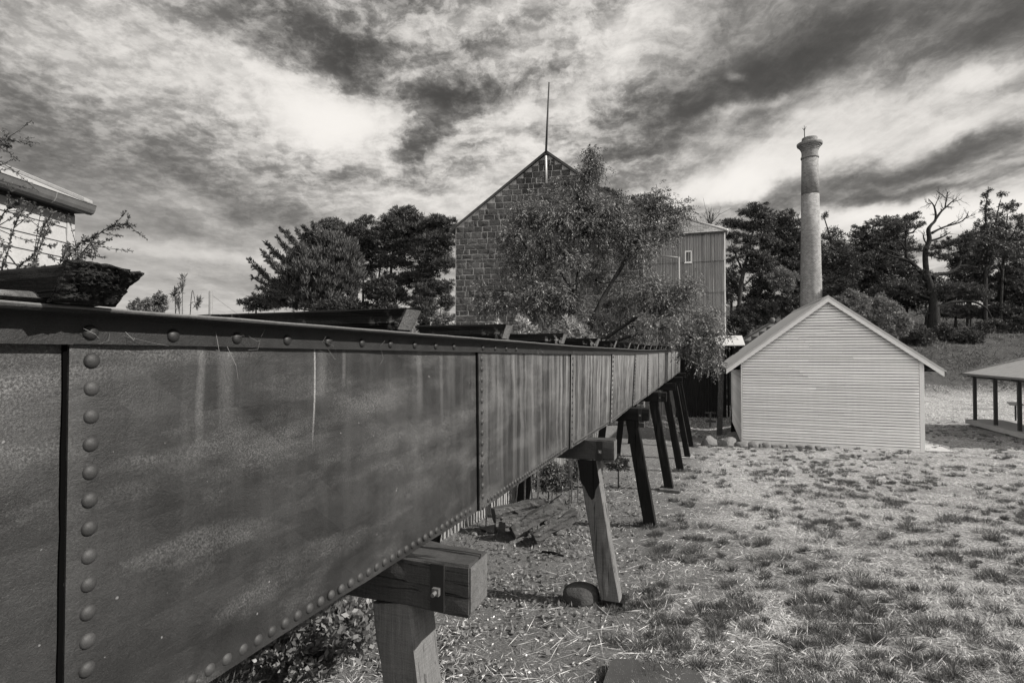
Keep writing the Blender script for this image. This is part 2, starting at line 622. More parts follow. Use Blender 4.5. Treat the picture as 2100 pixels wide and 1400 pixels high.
def mat_plate(nt):
    co = nt.n('ShaderNodeTexCoord').outputs['Object']
    c = nt.mapping(co, rot=ROT_FL)
    sp = nt.n('ShaderNodeSeparateXYZ', Vector=c).outputs
    grain = nt.noise(c, 210.0, 4, 0.8)
    speck = nt.noise(c, 620.0, 2, 0.7)
    blot = nt.noise(nt.mapping(c, rot=(math.radians(20), 0, 0), scale=(1, 0.65, 2.4)), 2.7, 5, 0.60)
    blot2 = nt.noise(nt.mapping(c, scale=(1, 0.8, 1.2)), 5.0, 8, 0.68)
    streak = nt.noise(nt.mapping(c, scale=(1, 15.0, 0.55)), 1.0, 5, 0.62)
    streak2 = nt.noise(nt.mapping(c, loc=(0, 3.3, 0), scale=(1, 42.0, 0.9)), 1.0, 3, 0.6)
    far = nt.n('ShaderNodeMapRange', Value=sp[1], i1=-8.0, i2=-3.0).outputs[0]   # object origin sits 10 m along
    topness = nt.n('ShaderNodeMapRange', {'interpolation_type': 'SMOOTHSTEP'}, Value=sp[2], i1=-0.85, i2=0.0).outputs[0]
    g = nt.mix(nt.ramp(blot2, [(0.32, 0), (0.68, 1)]), 0.006, 0.017)
    g = nt.m('MULTIPLY', g, nt.mix(nt.ramp(nt.noise(nt.mapping(c, loc=(0, 4, 1), scale=(1, 0.8, 1.5)), 1.3, 3, 0.5), [(0.35, 0), (0.65, 1)]), 0.5, 1.7))  # broad tone patches painted in for the plate's soft sheen
    pale = nt.m('MULTIPLY', nt.ramp(blot, [(0.47, 0), (0.70, 1)]), nt.ramp(grain, [(0.42, 0.10), (0.66, 1)]))
    g = nt.mix(nt.m('MULTIPLY', pale, 0.9), g, 0.11)
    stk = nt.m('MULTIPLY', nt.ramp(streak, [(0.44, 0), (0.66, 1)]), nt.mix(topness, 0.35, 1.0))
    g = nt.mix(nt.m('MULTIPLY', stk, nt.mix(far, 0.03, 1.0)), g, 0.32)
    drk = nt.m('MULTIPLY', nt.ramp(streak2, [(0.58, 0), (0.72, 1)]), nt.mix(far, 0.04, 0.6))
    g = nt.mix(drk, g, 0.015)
    # thin lime runs from the rim
    run = nt.noise(nt.mapping(c, loc=(0, 7.7, 0), scale=(1, 26.0, 0.25)), 1.0, 2, 0.5)
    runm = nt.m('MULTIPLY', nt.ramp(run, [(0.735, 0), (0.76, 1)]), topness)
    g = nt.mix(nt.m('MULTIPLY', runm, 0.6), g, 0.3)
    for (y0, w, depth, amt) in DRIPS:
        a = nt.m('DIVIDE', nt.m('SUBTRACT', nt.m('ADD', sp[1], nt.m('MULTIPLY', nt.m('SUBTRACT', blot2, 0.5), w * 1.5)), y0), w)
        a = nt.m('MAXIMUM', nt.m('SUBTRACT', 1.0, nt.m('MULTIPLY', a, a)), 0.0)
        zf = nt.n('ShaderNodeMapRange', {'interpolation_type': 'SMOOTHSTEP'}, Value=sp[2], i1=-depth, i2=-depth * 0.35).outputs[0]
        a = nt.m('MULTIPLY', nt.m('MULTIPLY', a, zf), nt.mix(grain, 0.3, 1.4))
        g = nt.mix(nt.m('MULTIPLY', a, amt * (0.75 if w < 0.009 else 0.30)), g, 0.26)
    g = nt.m('MULTIPLY', g, nt.mix(nt.ramp(grain, [(0.3, 0), (0.7, 1)]), 0.5, 1.55))
    dots = nt.ramp(nt.noise(c, 60.0, 1, 0.3), [(0.80, 0), (0.82, 1)])
    g = nt.mix(nt.m('MULTIPLY', dots, 0.5), g, 0.22)
    h = nt.m('ADD', nt.m('MULTIPLY', grain, 0.6), nt.m('ADD', nt.m('MULTIPLY', blot2, 2.5), nt.m('MULTIPLY', speck, 0.2)))
    return g, h, 0.0020, nt.mix(blot2, 0.34, 0.66)


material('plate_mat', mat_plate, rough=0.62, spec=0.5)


def mat_iron(nt):
    co = nt.n('ShaderNodeTexCoord').outputs['Object']
    a = nt.noise(co, 14, 5, 0.65)
    b = nt.noise(co, 220, 3, 0.7)
    g = nt.m('MULTIPLY', nt.mix(a, 0.004, 0.026), nt.mix(b, 0.5, 1.5))
    return g, nt.m('ADD', b, nt.m('MULTIPLY', a, 2.0)), 0.0015, 0.55


material('iron_mat', mat_iron, rough=0.6, spec=0.25)


def mat_rivet(nt):
    co = nt.n('ShaderNodeTexCoord').outputs['Object']
    geo = nt.t.nodes.new('ShaderNodeObjectInfo')
    a = nt.noise(co, 130, 4, 0.7)
    g = nt.m('MULTIPLY', nt.mix(a, 0.015, 0.040), nt.mix(geo.outputs['Random'], 0.75, 1.25))
    return g, a, 0.0012, 0.6


material('rivet_mat', mat_rivet, rough=0.6, spec=0.35)


def wood(name, axis, lo, hi, bump=0.004, lichen=0.0, freq=1.0, tarry=None):
    def b(nt):
        co = nt.n('ShaderNodeTexCoord').outputs['Object']
        c = nt.mapping(co, rot=ROT_FL)
        sc = {'x': (3.5, 85, 85), 'y': (85, 3.5, 85), 'z': (85, 85, 3.5)}[axis]
        sc = tuple(s * freq for s in sc)
        gr = nt.noise(nt.mapping(c, scale=sc), 1.0, 5, 0.65, 0.6)
        sc2 = tuple(s * 0.28 for s in sc)
        crack = nt.noise(nt.mapping(c, loc=(3, 1, 2), scale=sc2), 1.0, 3, 0.6, 1.0)
        crack = nt.ramp(crack, [(0.33, 0.0), (0.40, 1.0)])
        big = nt.noise(c, 2.3, 4, 0.6)
        sp = nt.noise(c, 170, 4, 0.75)
        cs = {'x': (95, 9, 9), 'y': (9, 95, 9), 'z': (9, 9, 95)}[axis]
        saw = nt.noise(nt.mapping(c, rot=(0.05, 0.07, 0.06), scale=cs), 1.0, 3, 0.6)
        g = nt.mix(nt.m('ADD', nt.m('MULTIPLY', gr, 0.65), nt.m('MULTIPLY', saw, 0.35)), lo, hi)
        g = nt.m('MULTIPLY', g, nt.mix(sp, 0.55, 1.45))
        g = nt.m('MULTIPLY', g, nt.mix(big, 0.55, 1.45))
        g = nt.m('MULTIPLY', g, nt.mix(crack, 0.25, 1.0))
        if lichen:
            l = nt.noise(c, 22, 4, 0.6)
            l2 = nt.noise(c, 3.1, 3, 0.6)
            lm = nt.m('MULTIPLY', nt.ramp(l, [(0.55, 0), (0.60, 1)]), nt.ramp(l2, [(0.48, 0), (0.6, 1)]))
            g = nt.mix(nt.m('MULTIPLY', lm, lichen), g, 0.38)
        h = nt.m('ADD', nt.m('ADD', gr, nt.m('MULTIPLY', saw, 0.5)), nt.m('ADD', nt.m('MULTIPLY', crack, 1.4), nt.m('MULTIPLY', sp, 0.4)))
        return g, h, bump, None
    return material(name, b, rough=0.9, spec=0.08)


wood('wood_cap_pale', 'x', 0.016, 0.085, bump=0.005)
wood('wood_cap_dark', 'x', 0.006, 0.022)
wood('wood_leg_pale', 'z', 0.025, 0.20, bump=0.005)
wood('wood_leg_dark', 'z', 0.005, 0.02)
wood('wood_sleeper', 'x', 0.003, 0.013, bump=0.008, lichen=0.22)
wood('wood_sleeper_lichen', 'x', 0.003, 0.013, bump=0.008, lichen=1.0)
wood('wood_sleeper_bare', 'x', 0.004, 0.022, bump=0.010, lichen=0.0)
wood('wood_old', 'x', 0.015, 0.13, bump=0.010, lichen=0.4)
wood('wood_paling', 'z', 0.10, 0.30, bump=0.003)
wood('wood_dark_board', 'z', 0.008, 0.03, bump=0.004, freq=0.4)


def mat_rotten(nt):
    co = nt.n('ShaderNodeTexCoord').outputs['Object']
    a = nt.noise(co, 42, 6, 0.7, 1.0)
    l = nt.noise(nt.mapping(co, loc=(1, 2, 3)), 26, 4, 0.6)
    sp = nt.n('ShaderNodeSeparateXYZ', Vector=co).outputs
    g = nt.mix(nt.ramp(a, [(0.35, 0), (0.7, 1)]), 0.004, 0.06)
    g = nt.mix(nt.ramp(l, [(0.60, 0), (0.68, 0.7)]), g, 0.22)
    return g, a, 0.02, None


material('wood_rotten', mat_rotten, rough=0.95, spec=0.05)


def mat_endgrain(nt):
    co = nt.n('ShaderNodeTexCoord').outputs['Object']
    a = nt.noise(co, 60, 5, 0.7, 1.0)
    b = nt.noise(co, 8, 4, 0.6)
    return nt.m('MULTIPLY', nt.mix(a, 0.02, 0.17), nt.mix(b, 0.5, 1.5)), a, 0.008, None


material('wood_endgrain', mat_endgrain, rough=0.9, spec=0.15)


def mat_white_board(nt):
    co = nt.n('ShaderNodeTexCoord').outputs['Object']
    c = nt.mapping(co, rot=ROT_FL)
    a = nt.noise(nt.mapping(c, scale=(1.2, 1.2, 9.0)), 1.6, 5, 0.65)
    b = nt.noise(c, 60, 3, 0.6)
    d = nt.noise(nt.mapping(c, scale=(9.0, 9.0, 0.6)), 1.0, 4, 0.6)
    g = nt.mix(a, 0.66, 0.82)
    g = nt.m('MULTIPLY', g, nt.mix(d, 0.90, 1.06))
    gi = nt.t.nodes.new('ShaderNodeNewGeometry').outputs['Random Per Island']
    g = nt.m('MULTIPLY', g, nt.mix(gi, 0.82, 1.05))
    flake = nt.ramp(nt.noise(nt.mapping(c, scale=(3, 3, 30)), 2.2, 4, 0.7), [(0.69, 0), (0.73, 1)])
    g = nt.mix(nt.m('MULTIPLY', flake, 0.5), g, 0.28)
    return g, b, 0.001, None


material('white_board', mat_white_board, rough=0.6, spec=0.3)


def mat_grey_paint(v0, v1, sc=3.0):
    def b(nt):
        co = nt.n('ShaderNodeTexCoord').outputs['Object']
        a = nt.noise(co, sc, 5, 0.65)
        c = nt.noise(co, 40, 3, 0.6)
        return nt.m('MULTIPLY', nt.mix(a, v0, v1), nt.mix(c, 0.85, 1.15)), c, 0.002, None
    return b


material('roof_metal', mat_grey_paint(0.34, 0.5), rough=0.45, spec=0.5)
material('roof_iron', mat_grey_paint(0.16, 0.34, 5.0), rough=0.55, spec=0.45)
material('gutter_metal', mat_grey_paint(0.05, 0.12, 6.0), rough=0.5, spec=0.45)
material('cottage_board', mat_grey_paint(0.22, 0.36, 5.0), rough=0.7)
material('trim_white', mat_grey_paint(0.6, 0.75), rough=0.55)
material('trim_dark', mat_grey_paint(0.02, 0.05), rough=0.7)
material('post_dark', mat_grey_paint(0.015, 0.04), rough=0.7)
material('concrete', mat_grey_paint(0.22, 0.36, 2.0), rough=0.9, spec=0.2)
material('core_grey', mat_grey_paint(0.22, 0.3), rough=0.8)  # plain grey for the cottage's inner wall
material('glass_dark', lambda nt: (0.02, None, 0, 0.15), rough=0.15, spec=0.6)
material('pole_grey', mat_grey_paint(0.10, 0.2, 8.0), rough=0.6)
material('shadow_black', lambda nt: (0.003, None, 0, None), rough=1.0, spec=0.0)  # for the painted shadow strips in the plate laps
material('strap_iron', mat_grey_paint(0.006, 0.018, 12.0), rough=0.55, spec=0.4)
material('nut_iron', mat_grey_paint(0.04, 0.14, 60.0), rough=0.5, spec=0.5)


def mat_stone(lo, hi, sc=3.0, bump=0.02):
    def b(nt):
        co = nt.n('ShaderNodeTexCoord').outputs['Object']
        geo = nt.t.nodes.new('ShaderNodeNewGeometry')
        a = nt.noise(co, sc, 5, 0.65)
        c = nt.noise(co, sc * 9, 5, 0.7)
        g = nt.m('MULTIPLY', nt.mix(a, lo, hi), nt.mix(geo.outputs['Random Per Island'], 0.65, 1.35))
        g = nt.m('MULTIPLY', g, nt.mix(c, 0.6, 1.4))
        return g, nt.m('ADD', a, nt.m('MULTIPLY', c, 0.5)), bump, None
    return b


material('bluestone', mat_stone(0.022, 0.085, 3.5, 0.09), rough=0.85, spec=0.25)
material('mortar', mat_grey_paint(0.18, 0.46, 2.2), rough=0.95, spec=0.1)
material('fieldstone', mat_stone(0.04, 0.17, 5.0, 0.05), rough=0.9, spec=0.2)
material('boulder', mat_stone(0.015, 0.06, 9.0, 0.03), rough=0.85, spec=0.25)


def mat_slate(nt):
    co = nt.n('ShaderNodeTexCoord').outputs['Object']
    c = nt.mapping(co, rot=ROT_FL)
    br = nt.n('ShaderNodeTexBrick', {'offset': 0.5}, Vector=nt.vm('MULTIPLY', c, (1.0, 1.0, 1.0)), Color1=(0.10, 0.10, 0.10, 1),
              Color2=(0.24, 0.24, 0.24, 1), Mortar=(0.03, 0.03, 0.03, 1), Scale=1.0, Mortar_Size=0.012, Brick_Width=0.34, Row_Height=0.22)
    g = nt.n('ShaderNodeRGBToBW', Color=br.outputs[0]).outputs[0]
    a = nt.noise(c, 3, 5, 0.7)
    return nt.m('MULTIPLY', g, nt.mix(a, 0.5, 1.5)), br.outputs['Fac'], -0.01, None


material('slate', mat_slate, rough=0.7, spec=0.3)


def mat_brick(lo, hi, mo):
    def b(nt):
        uv = nt.n('ShaderNodeUVMap').outputs[0]
        br = nt.n('ShaderNodeTexBrick', {'offset': 0.5}, Vector=uv, Color1=(lo,) * 3 + (1,), Color2=(hi,) * 3 + (1,), Mortar=(mo,) * 3 + (1,),
                  Scale=1.0, Mortar_Size=0.016, Brick_Width=0.25, Row_Height=0.11, Bias=-0.1)
        g = nt.n('ShaderNodeRGBToBW', Color=br.outputs[0]).outputs[0]
        co = nt.n('ShaderNodeTexCoord').outputs['Object']
        a = nt.noise(co, 0.7, 5, 0.7)
        s = nt.noise(nt.mapping(co, scale=(3, 3, 0.35)), 1.0, 4, 0.6)
        sp = nt.noise(co, 5.5, 4, 0.7)
        g = nt.m('MULTIPLY', g, nt.mix(a, 0.6, 1.4))
        g = nt.m('MULTIPLY', g, nt.mix(sp, 0.55, 1.45))
        g = nt.m('MULTIPLY', g, nt.mix(s, 0.75, 1.25))
        return g, br.outputs['Fac'], -0.012, None
    return b


material('brick_pale', mat_brick(0.14, 0.25, 0.28), rough=0.9, spec=0.15)
material('brick_dark', mat_brick(0.12, 0.22, 0.25), rough=0.9, spec=0.15)


def mat_corrugated(nt):
    co = nt.n('ShaderNodeTexCoord').outputs['Object']
    c = nt.mapping(co, rot=ROT_FL)
    a = nt.noise(nt.mapping(c, scale=(4, 4, 0.35)), 1.0, 5, 0.65)
    b = nt.noise(c, 1.4, 4, 0.6)
    s2 = nt.noise(nt.mapping(c, loc=(0.7, 0, 0), scale=(13, 0.01, 0.10)), 1.0, 2, 0.6)  # painted stripes for light and shade on the ribs, with valley dirt
    g = nt.mix(a, 0.12, 0.30)
    g = nt.m('MULTIPLY', g, nt.mix(b, 0.7, 1.2))
    g = nt.m('MULTIPLY', g, nt.ramp(s2, [(0.36, 0.45), (0.62, 1.15)]))
    return g, None, 0, nt.mix(b, 0.42, 0.62)


material('corrugated', mat_corrugated, rough=0.5, spec=0.45)


def mat_bark(lo, hi):
    def b(nt):
        co = nt.n('ShaderNodeTexCoord').outputs['Object']
        a = nt.noise(nt.mapping(co, scale=(9, 9, 2)), 1.2, 6, 0.75)
        return nt.mix(nt.ramp(a, [(0.3, 0), (0.7, 1)]), lo, hi), a, 0.12, None
    return b


material('bark_dark', mat_bark(0.012, 0.06), rough=0.95, spec=0.1)
material('bark_grey', mat_bark(0.06, 0.2), rough=0.95, spec=0.1)
material('bark_dead', mat_bark(0.010, 0.045), rough=0.95, spec=0.1)

leaf_material('leaf_ash', 0.012, 0.24, trans=0.2, rough=0.5, scale=1.6, spec=0.3)
leaf_material('leaf_pine', 0.018, 0.09, trans=0.15, rough=0.6, scale=0.5)
leaf_material('leaf_pine_far', 0.018, 0.08, trans=0.12, rough=0.6, scale=0.5)
leaf_material('leaf_cypress', 0.022, 0.09, trans=0.15, rough=0.6, scale=0.5)
leaf_material('leaf_gum', 0.02, 0.09, trans=0.18, rough=0.5, scale=0.6)
leaf_material('leaf_shrub', 0.07, 0.22, trans=0.25, rough=0.6, scale=0.8)
leaf_material('leaf_shrub_dark', 0.014, 0.06, trans=0.2, rough=0.6, scale=0.8)
leaf_material('leaf_weed', 0.16, 0.42, trans=0.3, rough=0.5, scale=3.0)
leaf_material('leaf_stem', 0.05, 0.16, trans=0.25, rough=0.5, scale=3.0)
leaf_material('leaf_cover', 0.02, 0.24, trans=0.25, rough=0.45, scale=2.0)
leaf_material('straw', 0.08, 0.95, trans=0.25, rough=0.6, scale=1.2)
leaf_material('green_blade', 0.015, 0.15, trans=0.25, rough=0.55, scale=1.2)
leaf_material('slope_grass', 0.03, 0.14, trans=0.25, rough=0.7, scale=0.3)


# ------------------------------------------------------------------ ground sheet
def build_ground():
    xs = np.concatenate([-np.geomspace(3000, 6, 34), np.arange(-5.6, 30, 0.28), np.geomspace(31, 3000, 40)])
    ys = np.concatenate([-np.geomspace(800, 2, 14), np.arange(-1.5, 34, 0.25), np.arange(34.5, 110, 1.2), np.geomspace(112, 5000, 26)])
    X, Y = np.meshgrid(xs, ys)
    Z = ground_z(X, Y)
    v = np.stack([X, Y, Z], -1).reshape(-1, 3)
    nx, ny = len(xs), len(ys)
    i = np.arange(nx - 1)[None, :] + np.arange(ny - 1)[:, None] * nx
    f = np.stack([i, i + 1, i + nx + 1, i + nx], -1).reshape(-1, 4)
    o = mesh_obj('ground', v, f, 'ground_mat', smooth=True)
    o['kind'] = 'structure'


build_ground()


# ------------------------------------------------------------------ leaves
def quads_from(c, d, ln, wd, rng):
    n = len(c)
    d = d / np.maximum(np.linalg.norm(d, axis=1, keepdims=True), 1e-6)
    r = rng.normal(size=(n, 3))
    s = np.cross(d, r)
    s /= np.maximum(np.linalg.norm(s, axis=1, keepdims=True), 1e-6)
    ln = np.broadcast_to(ln, (n,))[:, None]
    wd = np.broadcast_to(wd, (n,))[:, None]
    m = c + d * ln * 0.45
    v = np.stack([c, m + s * wd / 2, c + d * ln, m - s * wd / 2], 1).reshape(-1, 3)
    f = np.arange(n * 4).reshape(-1, 4)
    return v, f


def in_ball(rng, n, bias=0.45):
    d = rng.normal(size=(n, 3))
    d /= np.linalg.norm(d, axis=1, keepdims=True)
    return d * (rng.uniform(0.02, 1, (n, 1)) ** bias)


class Foliage:
    def __init__(self, seed):
        self.rng = np.random.default_rng(seed)
        self.c, self.d, self.l, self.w = [], [], [], []
        self.tw = MB()

    def sub(self, ctr, r, n, ln, wd, dirn, spread, flat=1.0):
        rng = self.rng
        off = in_ball(rng, n, 0.6) * r * np.array([1, 1, flat])
        c = ctr + off
        d = np.asarray(dirn) + rng.normal(size=(n, 3)) * spread + off / max(r, 1e-6) * 0.3
        self.c.append(c)
        self.d.append(d)
        k = rng.uniform(0.6, 1.25, n)
        self.l.append(ln * k)
        self.w.append(wd * k)

    def clump(self, ctr, rad, n_sub, n_leaf, ln, wd, mode, sub_r, origin=None, twig=0.0):
        n_leaf = n_leaf * 1.5
        rng = self.rng
        rad = np.asarray(rad, float)
        sub_r = min(sub_r, 0.75 * float(min(rad[0], rad[2])))
        offs = in_ball(rng, n_sub, 0.5)
        for o in offs:
            sc = ctr + o * rad
            outw = o / max(np.linalg.norm(o), 1e-6)
            if mode == 'ash':
                m = max(2, int(n_leaf / 11))
                for _ in range(m):
                    st = sc + rng.normal(size=3) * sub_r * 0.6
                    rd = outw * 0.7 + np.array([0, 0, -0.25]) + rng.normal(size=3) * 0.55
                    rd /= np.linalg.norm(rd)
                    L = rng.uniform(0.20, 0.38)
                    sd = np.cross(rd, rng.normal(size=3))
                    sd /= np.linalg.norm(sd)
                    kk = 11
                    f = np.linspace(0.15, 1.0, kk)
                    sg = np.where(np.arange(kk) % 2 == 0, 1.0, -1.0)[:, None]
                    c = st + rd * (f * L)[:, None] + np.array([0, 0, -1.0]) * (0.35 * L * f ** 2)[:, None]
                    d = rd * 0.6 + sd * sg * 0.8 + np.array([0, 0, -0.35]) + rng.normal(size=(kk, 3)) * 0.15
                    d[-1] = rd + np.array([0, 0, -0.5])
                    self.c.append(c)
                    self.d.append(d)
                    self.l.append(ln * rng.uniform(0.75, 1.2, kk))
                    self.w.append(wd * rng.uniform(0.8, 1.2, kk))
                if twig:
                    self.tw.tube([ctr, (ctr + sc) / 2 + rng.normal(size=3) * rad * 0.08, sc], [twig, twig * 0.7, twig * 0.35], 3, False)
                continue
            if mode == 'droop':
                dr, spd, fl = outw * 0.5 + np.array([0, 0, -0.45]), 0.55, 0.9
            elif mode == 'pad':
                dr, spd, fl = np.array([0, 0, 0.7]) + outw * 0.4, 0.6, 0.42
            elif mode == 'spray':
                v = sc - origin
                dr, spd, fl = v / np.linalg.norm(v) + np.array([0, 0, 0.25]), 0.32, 1.0
            else:
                dr, spd, fl = outw * 0.4 + np.array([0, 0, 0.2]), 0.8, 0.8
            self.sub(sc, sub_r * rng.uniform(0.7, 1.35), int(n_leaf * rng.uniform(0.6, 1.4)), ln, wd, dr, spd, fl)
            if twig:
                mid = (ctr * 0.5 + sc * 0.5) + rng.normal(size=3) * rad * 0.06
                self.tw.tube([ctr, mid, sc], [twig, twig * 0.7, twig * 0.35], 3, False)

    def mesh(self):
        c, d = np.concatenate(self.c), np.concatenate(self.d)
        return quads_from(c, d, np.concatenate(self.l), np.concatenate(self.w), self.rng)


def smooth_path(pts, sub=4, wob=0.0, rng=None):
    """Catmull-Rom through points that carry a radius in column 3"""
    pts = np.asarray(pts, float)
    if len(pts) < 3:
        t = np.linspace(0, 1, sub + 1)[:, None]
        out = pts[0] * (1 - t) + pts[-1] * t
    else:
        q = np.vstack([2 * pts[0] - pts[1], pts, 2 * pts[-1] - pts[-2]])
        out = []
        for i in range(1, len(q) - 2):
            for s in range(sub):
                t = s / sub
                a, b, c, d = q[i - 1], q[i], q[i + 1], q[i + 2]
                out.append(0.5 * (2 * b + (c - a) * t + (2 * a - 5 * b + 4 * c - d) * t * t + (3 * b - a - 3 * c + d) * t ** 3))
        out.append(pts[-1])
        out = np.array(out)
    if wob and rng is not None:
        out[1:-1, :3] += rng.normal(size=(len(out) - 2, 3)) * wob
    out[:, 3] = np.maximum(out[:, 3], 0.002)
    return out


def tree(name, label, cat, Z, stems, clumps, leaf, mode='pad', mat='leaf_pine', bark='bark_dark', group=None, seed=1,
         dens=1.0, sub_px=9.0, n_leaf=34, deep=0.8, twig=True, dz=0.0, crown_name='crown', root=None, connect=True, sprays=(), vary=0.25, twigs=0):
    """stems: lists of (px, py, width px[, depth offset m]); clumps: (px, py, rx, ry[, depth offset m]) as seen in the photo at depth Z"""
    rng = np.random.default_rng(seed)
    k = Z / FOC
    paths = []
    for s in stems:
        pts = []
        for e in s:
            q = P(e[0], e[1], Z + (e[3] if len(e) > 3 else 0.0))
            pts.append((q[0], q[1], q[2], e[2] * k / 2))
        paths.append(smooth_path(pts, 5, 0.0, rng))
    base = paths[0][0, :3].copy()
    g = gz(base[0], base[1])
    if base[2] > g - 0.1:                          # carry the trunk down into the ground
        paths[0] = np.vstack([[base[0], base[1], g - 0.1, paths[0][0, 3] * 1.25], paths[0]])
        base = np.array([base[0], base[1], g])
    t = root or thing(name, label, cat, base, group)
    wood_mb = MB()
    for p in paths:
        wood_mb.tube(p[:, :3], list(p[:, 3]), 7)
    allp = np.vstack(paths)
    if twigs:
        for p in paths:
            if p[0, 3] > 4.5 * k or p[0, 3] < 0.6 * k:
                continue
            for _ in range(twigs):
                i = rng.integers(2, len(p) - 1)
                ax = p[i, :3] - p[i - 1, :3]
                ax /= max(np.linalg.norm(ax), 1e-6)
                d = ax * 0.8 + rng.normal(size=3) * np.array([0.7, 0.4, 0.6]) + np.array([0, 0, 0.35])
                L = rng.uniform(6, 17) * k
                e = p[i, :3] + d / np.linalg.norm(d) * L
                mid = (p[i, :3] + e) / 2 + rng.normal(size=3) * L * 0.10
                r0 = min(p[i, 3] * 0.6, 0.9 * k)
                wood_mb.tube([p[i, :3], mid, e], [r0, r0 * 0.7, r0 * 0.3], 4)
                for _ in range(4):
                    a = mid + (e - mid) * rng.uniform(-0.5, 0.9)
                    b2 = a + (d / np.linalg.norm(d) + rng.normal(size=3) * 0.7) * L * rng.uniform(0.2, 0.5)
                    wood_mb.tube([a, b2], [r0 * 0.5, r0 * 0.2], 3)
    fol = Foliage(seed + 7)
    for cl in clumps:
        px, py, rx, ry = cl[:4]
        off = cl[4] if len(cl) > 4 else 0.0
        rd = (rx + ry) / 2 * k * deep
        off = off + rng.uniform(-0.5, 0.5) * rd
        c = P(px, py, Z + off)
        r3 = (rx * k, rd, ry * k)
        if connect:
            dist = np.linalg.norm(allp[:, :3] - c, axis=1) + 1.2 * np.clip(allp[:, 2] - c[2] + ry * k * 0.5, 0, None)
            a = allp[np.argmin(dist)]
            rb = min(a[3] * 0.55, 0.012 * np.linalg.norm(a[:3] - c) + 0.25 * sub_px * k * 0.2)
            mid = (a[:3] + c) / 2 + np.array([0, 0, -0.06 * np.linalg.norm(a[:3] - c)]) + rng.normal(size=3) * 0.04 * np.linalg.norm(a[:3] - c)
            wood_mb.tube(smooth_path([(*a[:3], rb), (*mid, rb * 0.8), (*c, rb * 0.45)], 4)[:, :3], [rb, rb * .95, rb * .9, rb * .85, rb * .8, rb * .7, rb * .6, rb * .5, rb * .4], 5)
        if mode in ('pad', 'rand') and min(rx, ry) > 6:
            for _ in range(3):
                a = rng.uniform(0, 2 * math.pi)
                e = P(px + rx * 1.02 * math.cos(a), py - ry * (0.95 * math.sin(a) + 0.1), Z + off + rng.uniform(-0.7, 0.7) * rd)
                q = rng.uniform(0.22, 0.42)
                fol.clump(e, (rx * k * q, rd * q, ry * k * q * 1.1), max(3, int(4 * dens)), n_leaf * 0.45, leaf[0], leaf[1], mode, sub_px * k * 0.6, origin=base, twig=(0.2 * k if twig else 0))
        ns = max(3, int(dens * rng.uniform(1 - vary, 1 + vary) * (rx * ry) / (min(sub_px, 0.75 * min(rx, ry)) ** 2) * 6.5))
        loose = float(np.clip(min(rx, ry) / 15.0, 0.2, 1.0))
        fol.clump(c, r3, ns, max(5, n_leaf * loose), leaf[0], leaf[1], mode, sub_px * k, origin=base, twig=(0.25 * k * 2 if twig else 0))
    for (x0, y0), (x1, y1) in sprays:
        o = rng.uniform(-1.5, 1.5)
        a, b = P(x0, y0, Z + o), P(x1, y1, Z + o * 1.6)
        ax = (b - a) / np.linalg.norm(b - a)
        L = np.linalg.norm(b - a)
        wood_mb.tube([a, (a + b) / 2 - UP * 0.05 * L, b], [0.09, 0.06, 0.02], 5)
        for q in np.arange(0.05, 1.0, 0.045):
            r = (0.16 * (1 - q) + 0.035) * L
            c = a + (b - a) * q - UP * 0.05 * L * 4 * q * (1 - q)
            for _ in range(3):
                d = ax * 1.0 + rng.normal(size=3) * 0.5 + np.array([0, 0, 0.25])
                e = c + d * r * rng.uniform(0.5, 1.2)
                fol.sub((c + e) / 2, r * 0.45, 9, leaf[0] * 0.8, leaf[1], d, 0.35)
    v, f = fol.mesh()
    if twig and fol.tw.v:
        wood_mb.add(fol.tw.v, fol.tw.f)
    wood_mb.build('trunk', bark, t, smooth=True)
    mesh_obj(crown_name, v, f, mat, t)
    return t


exec_order = []
# ================================================================== FLUME
K = FOC * 0.85                       # plate height 0.85 m below the rim angle
SEAM = [  # x_top, y_top, x_bottom, height px   (top = lower edge of the rim angle)
    (133, 705, 119, 866), (976, 722, 979, 323), (1169, 726, 1167, 193), (1254, 726, 1250, 142), (1302, 726, 1296, 107),
    (1328, 725, 1327, 87), (1350, 723, 1349, 73), (1364, 722, 1363, 63), (1376, 721, 1376, 55.3), (1385, 720, 1384, 49.5), (1391, 720, 1390, 45)]
seam_top, seam_bot = [], []
for (xt, yt, xb, h) in SEAM:
    Z = K / h
    a = P(xt, yt, Z)
    b = P(xb, yt + h, Z)
    b[2] = a[2] - 0.85
    seam_top.append(a)
    seam_bot.append(b)
# one more panel towards and past the camera
d0 = seam_top[0] - seam_top[1]
d0 = d0 / np.linalg.norm(d0) * 2.1
seam_top.insert(0, seam_top[0] + np.array([d0[0], d0[1], 0.0]))
seam_bot.insert(0, seam_bot[0] + np.array([d0[0], d0[1], 0.0]))
# and one on to the mill
dl = T * 2.1
seam_top.append(seam_top[-1] + dl)
seam_bot.append(seam_bot[-1] + dl)
seam_top, seam_bot = np.array(seam_top), np.array(seam_bot)
RIM = 0.072


def flume_at(Z, z_from_top=0.0):
    """point of the sunny plate at depth Z, z_from_top below the rim angle's lower edge (0.85 = bottom)"""
    t = np.array([np.interp(Z, seam_top[:, 1], seam_top[:, i]) for i in range(3)])
    b = np.array([np.interp(Z, seam_bot[:, 1], seam_bot[:, i]) for i in range(3)])
    return t + (b - t) * (z_from_top / 0.85)


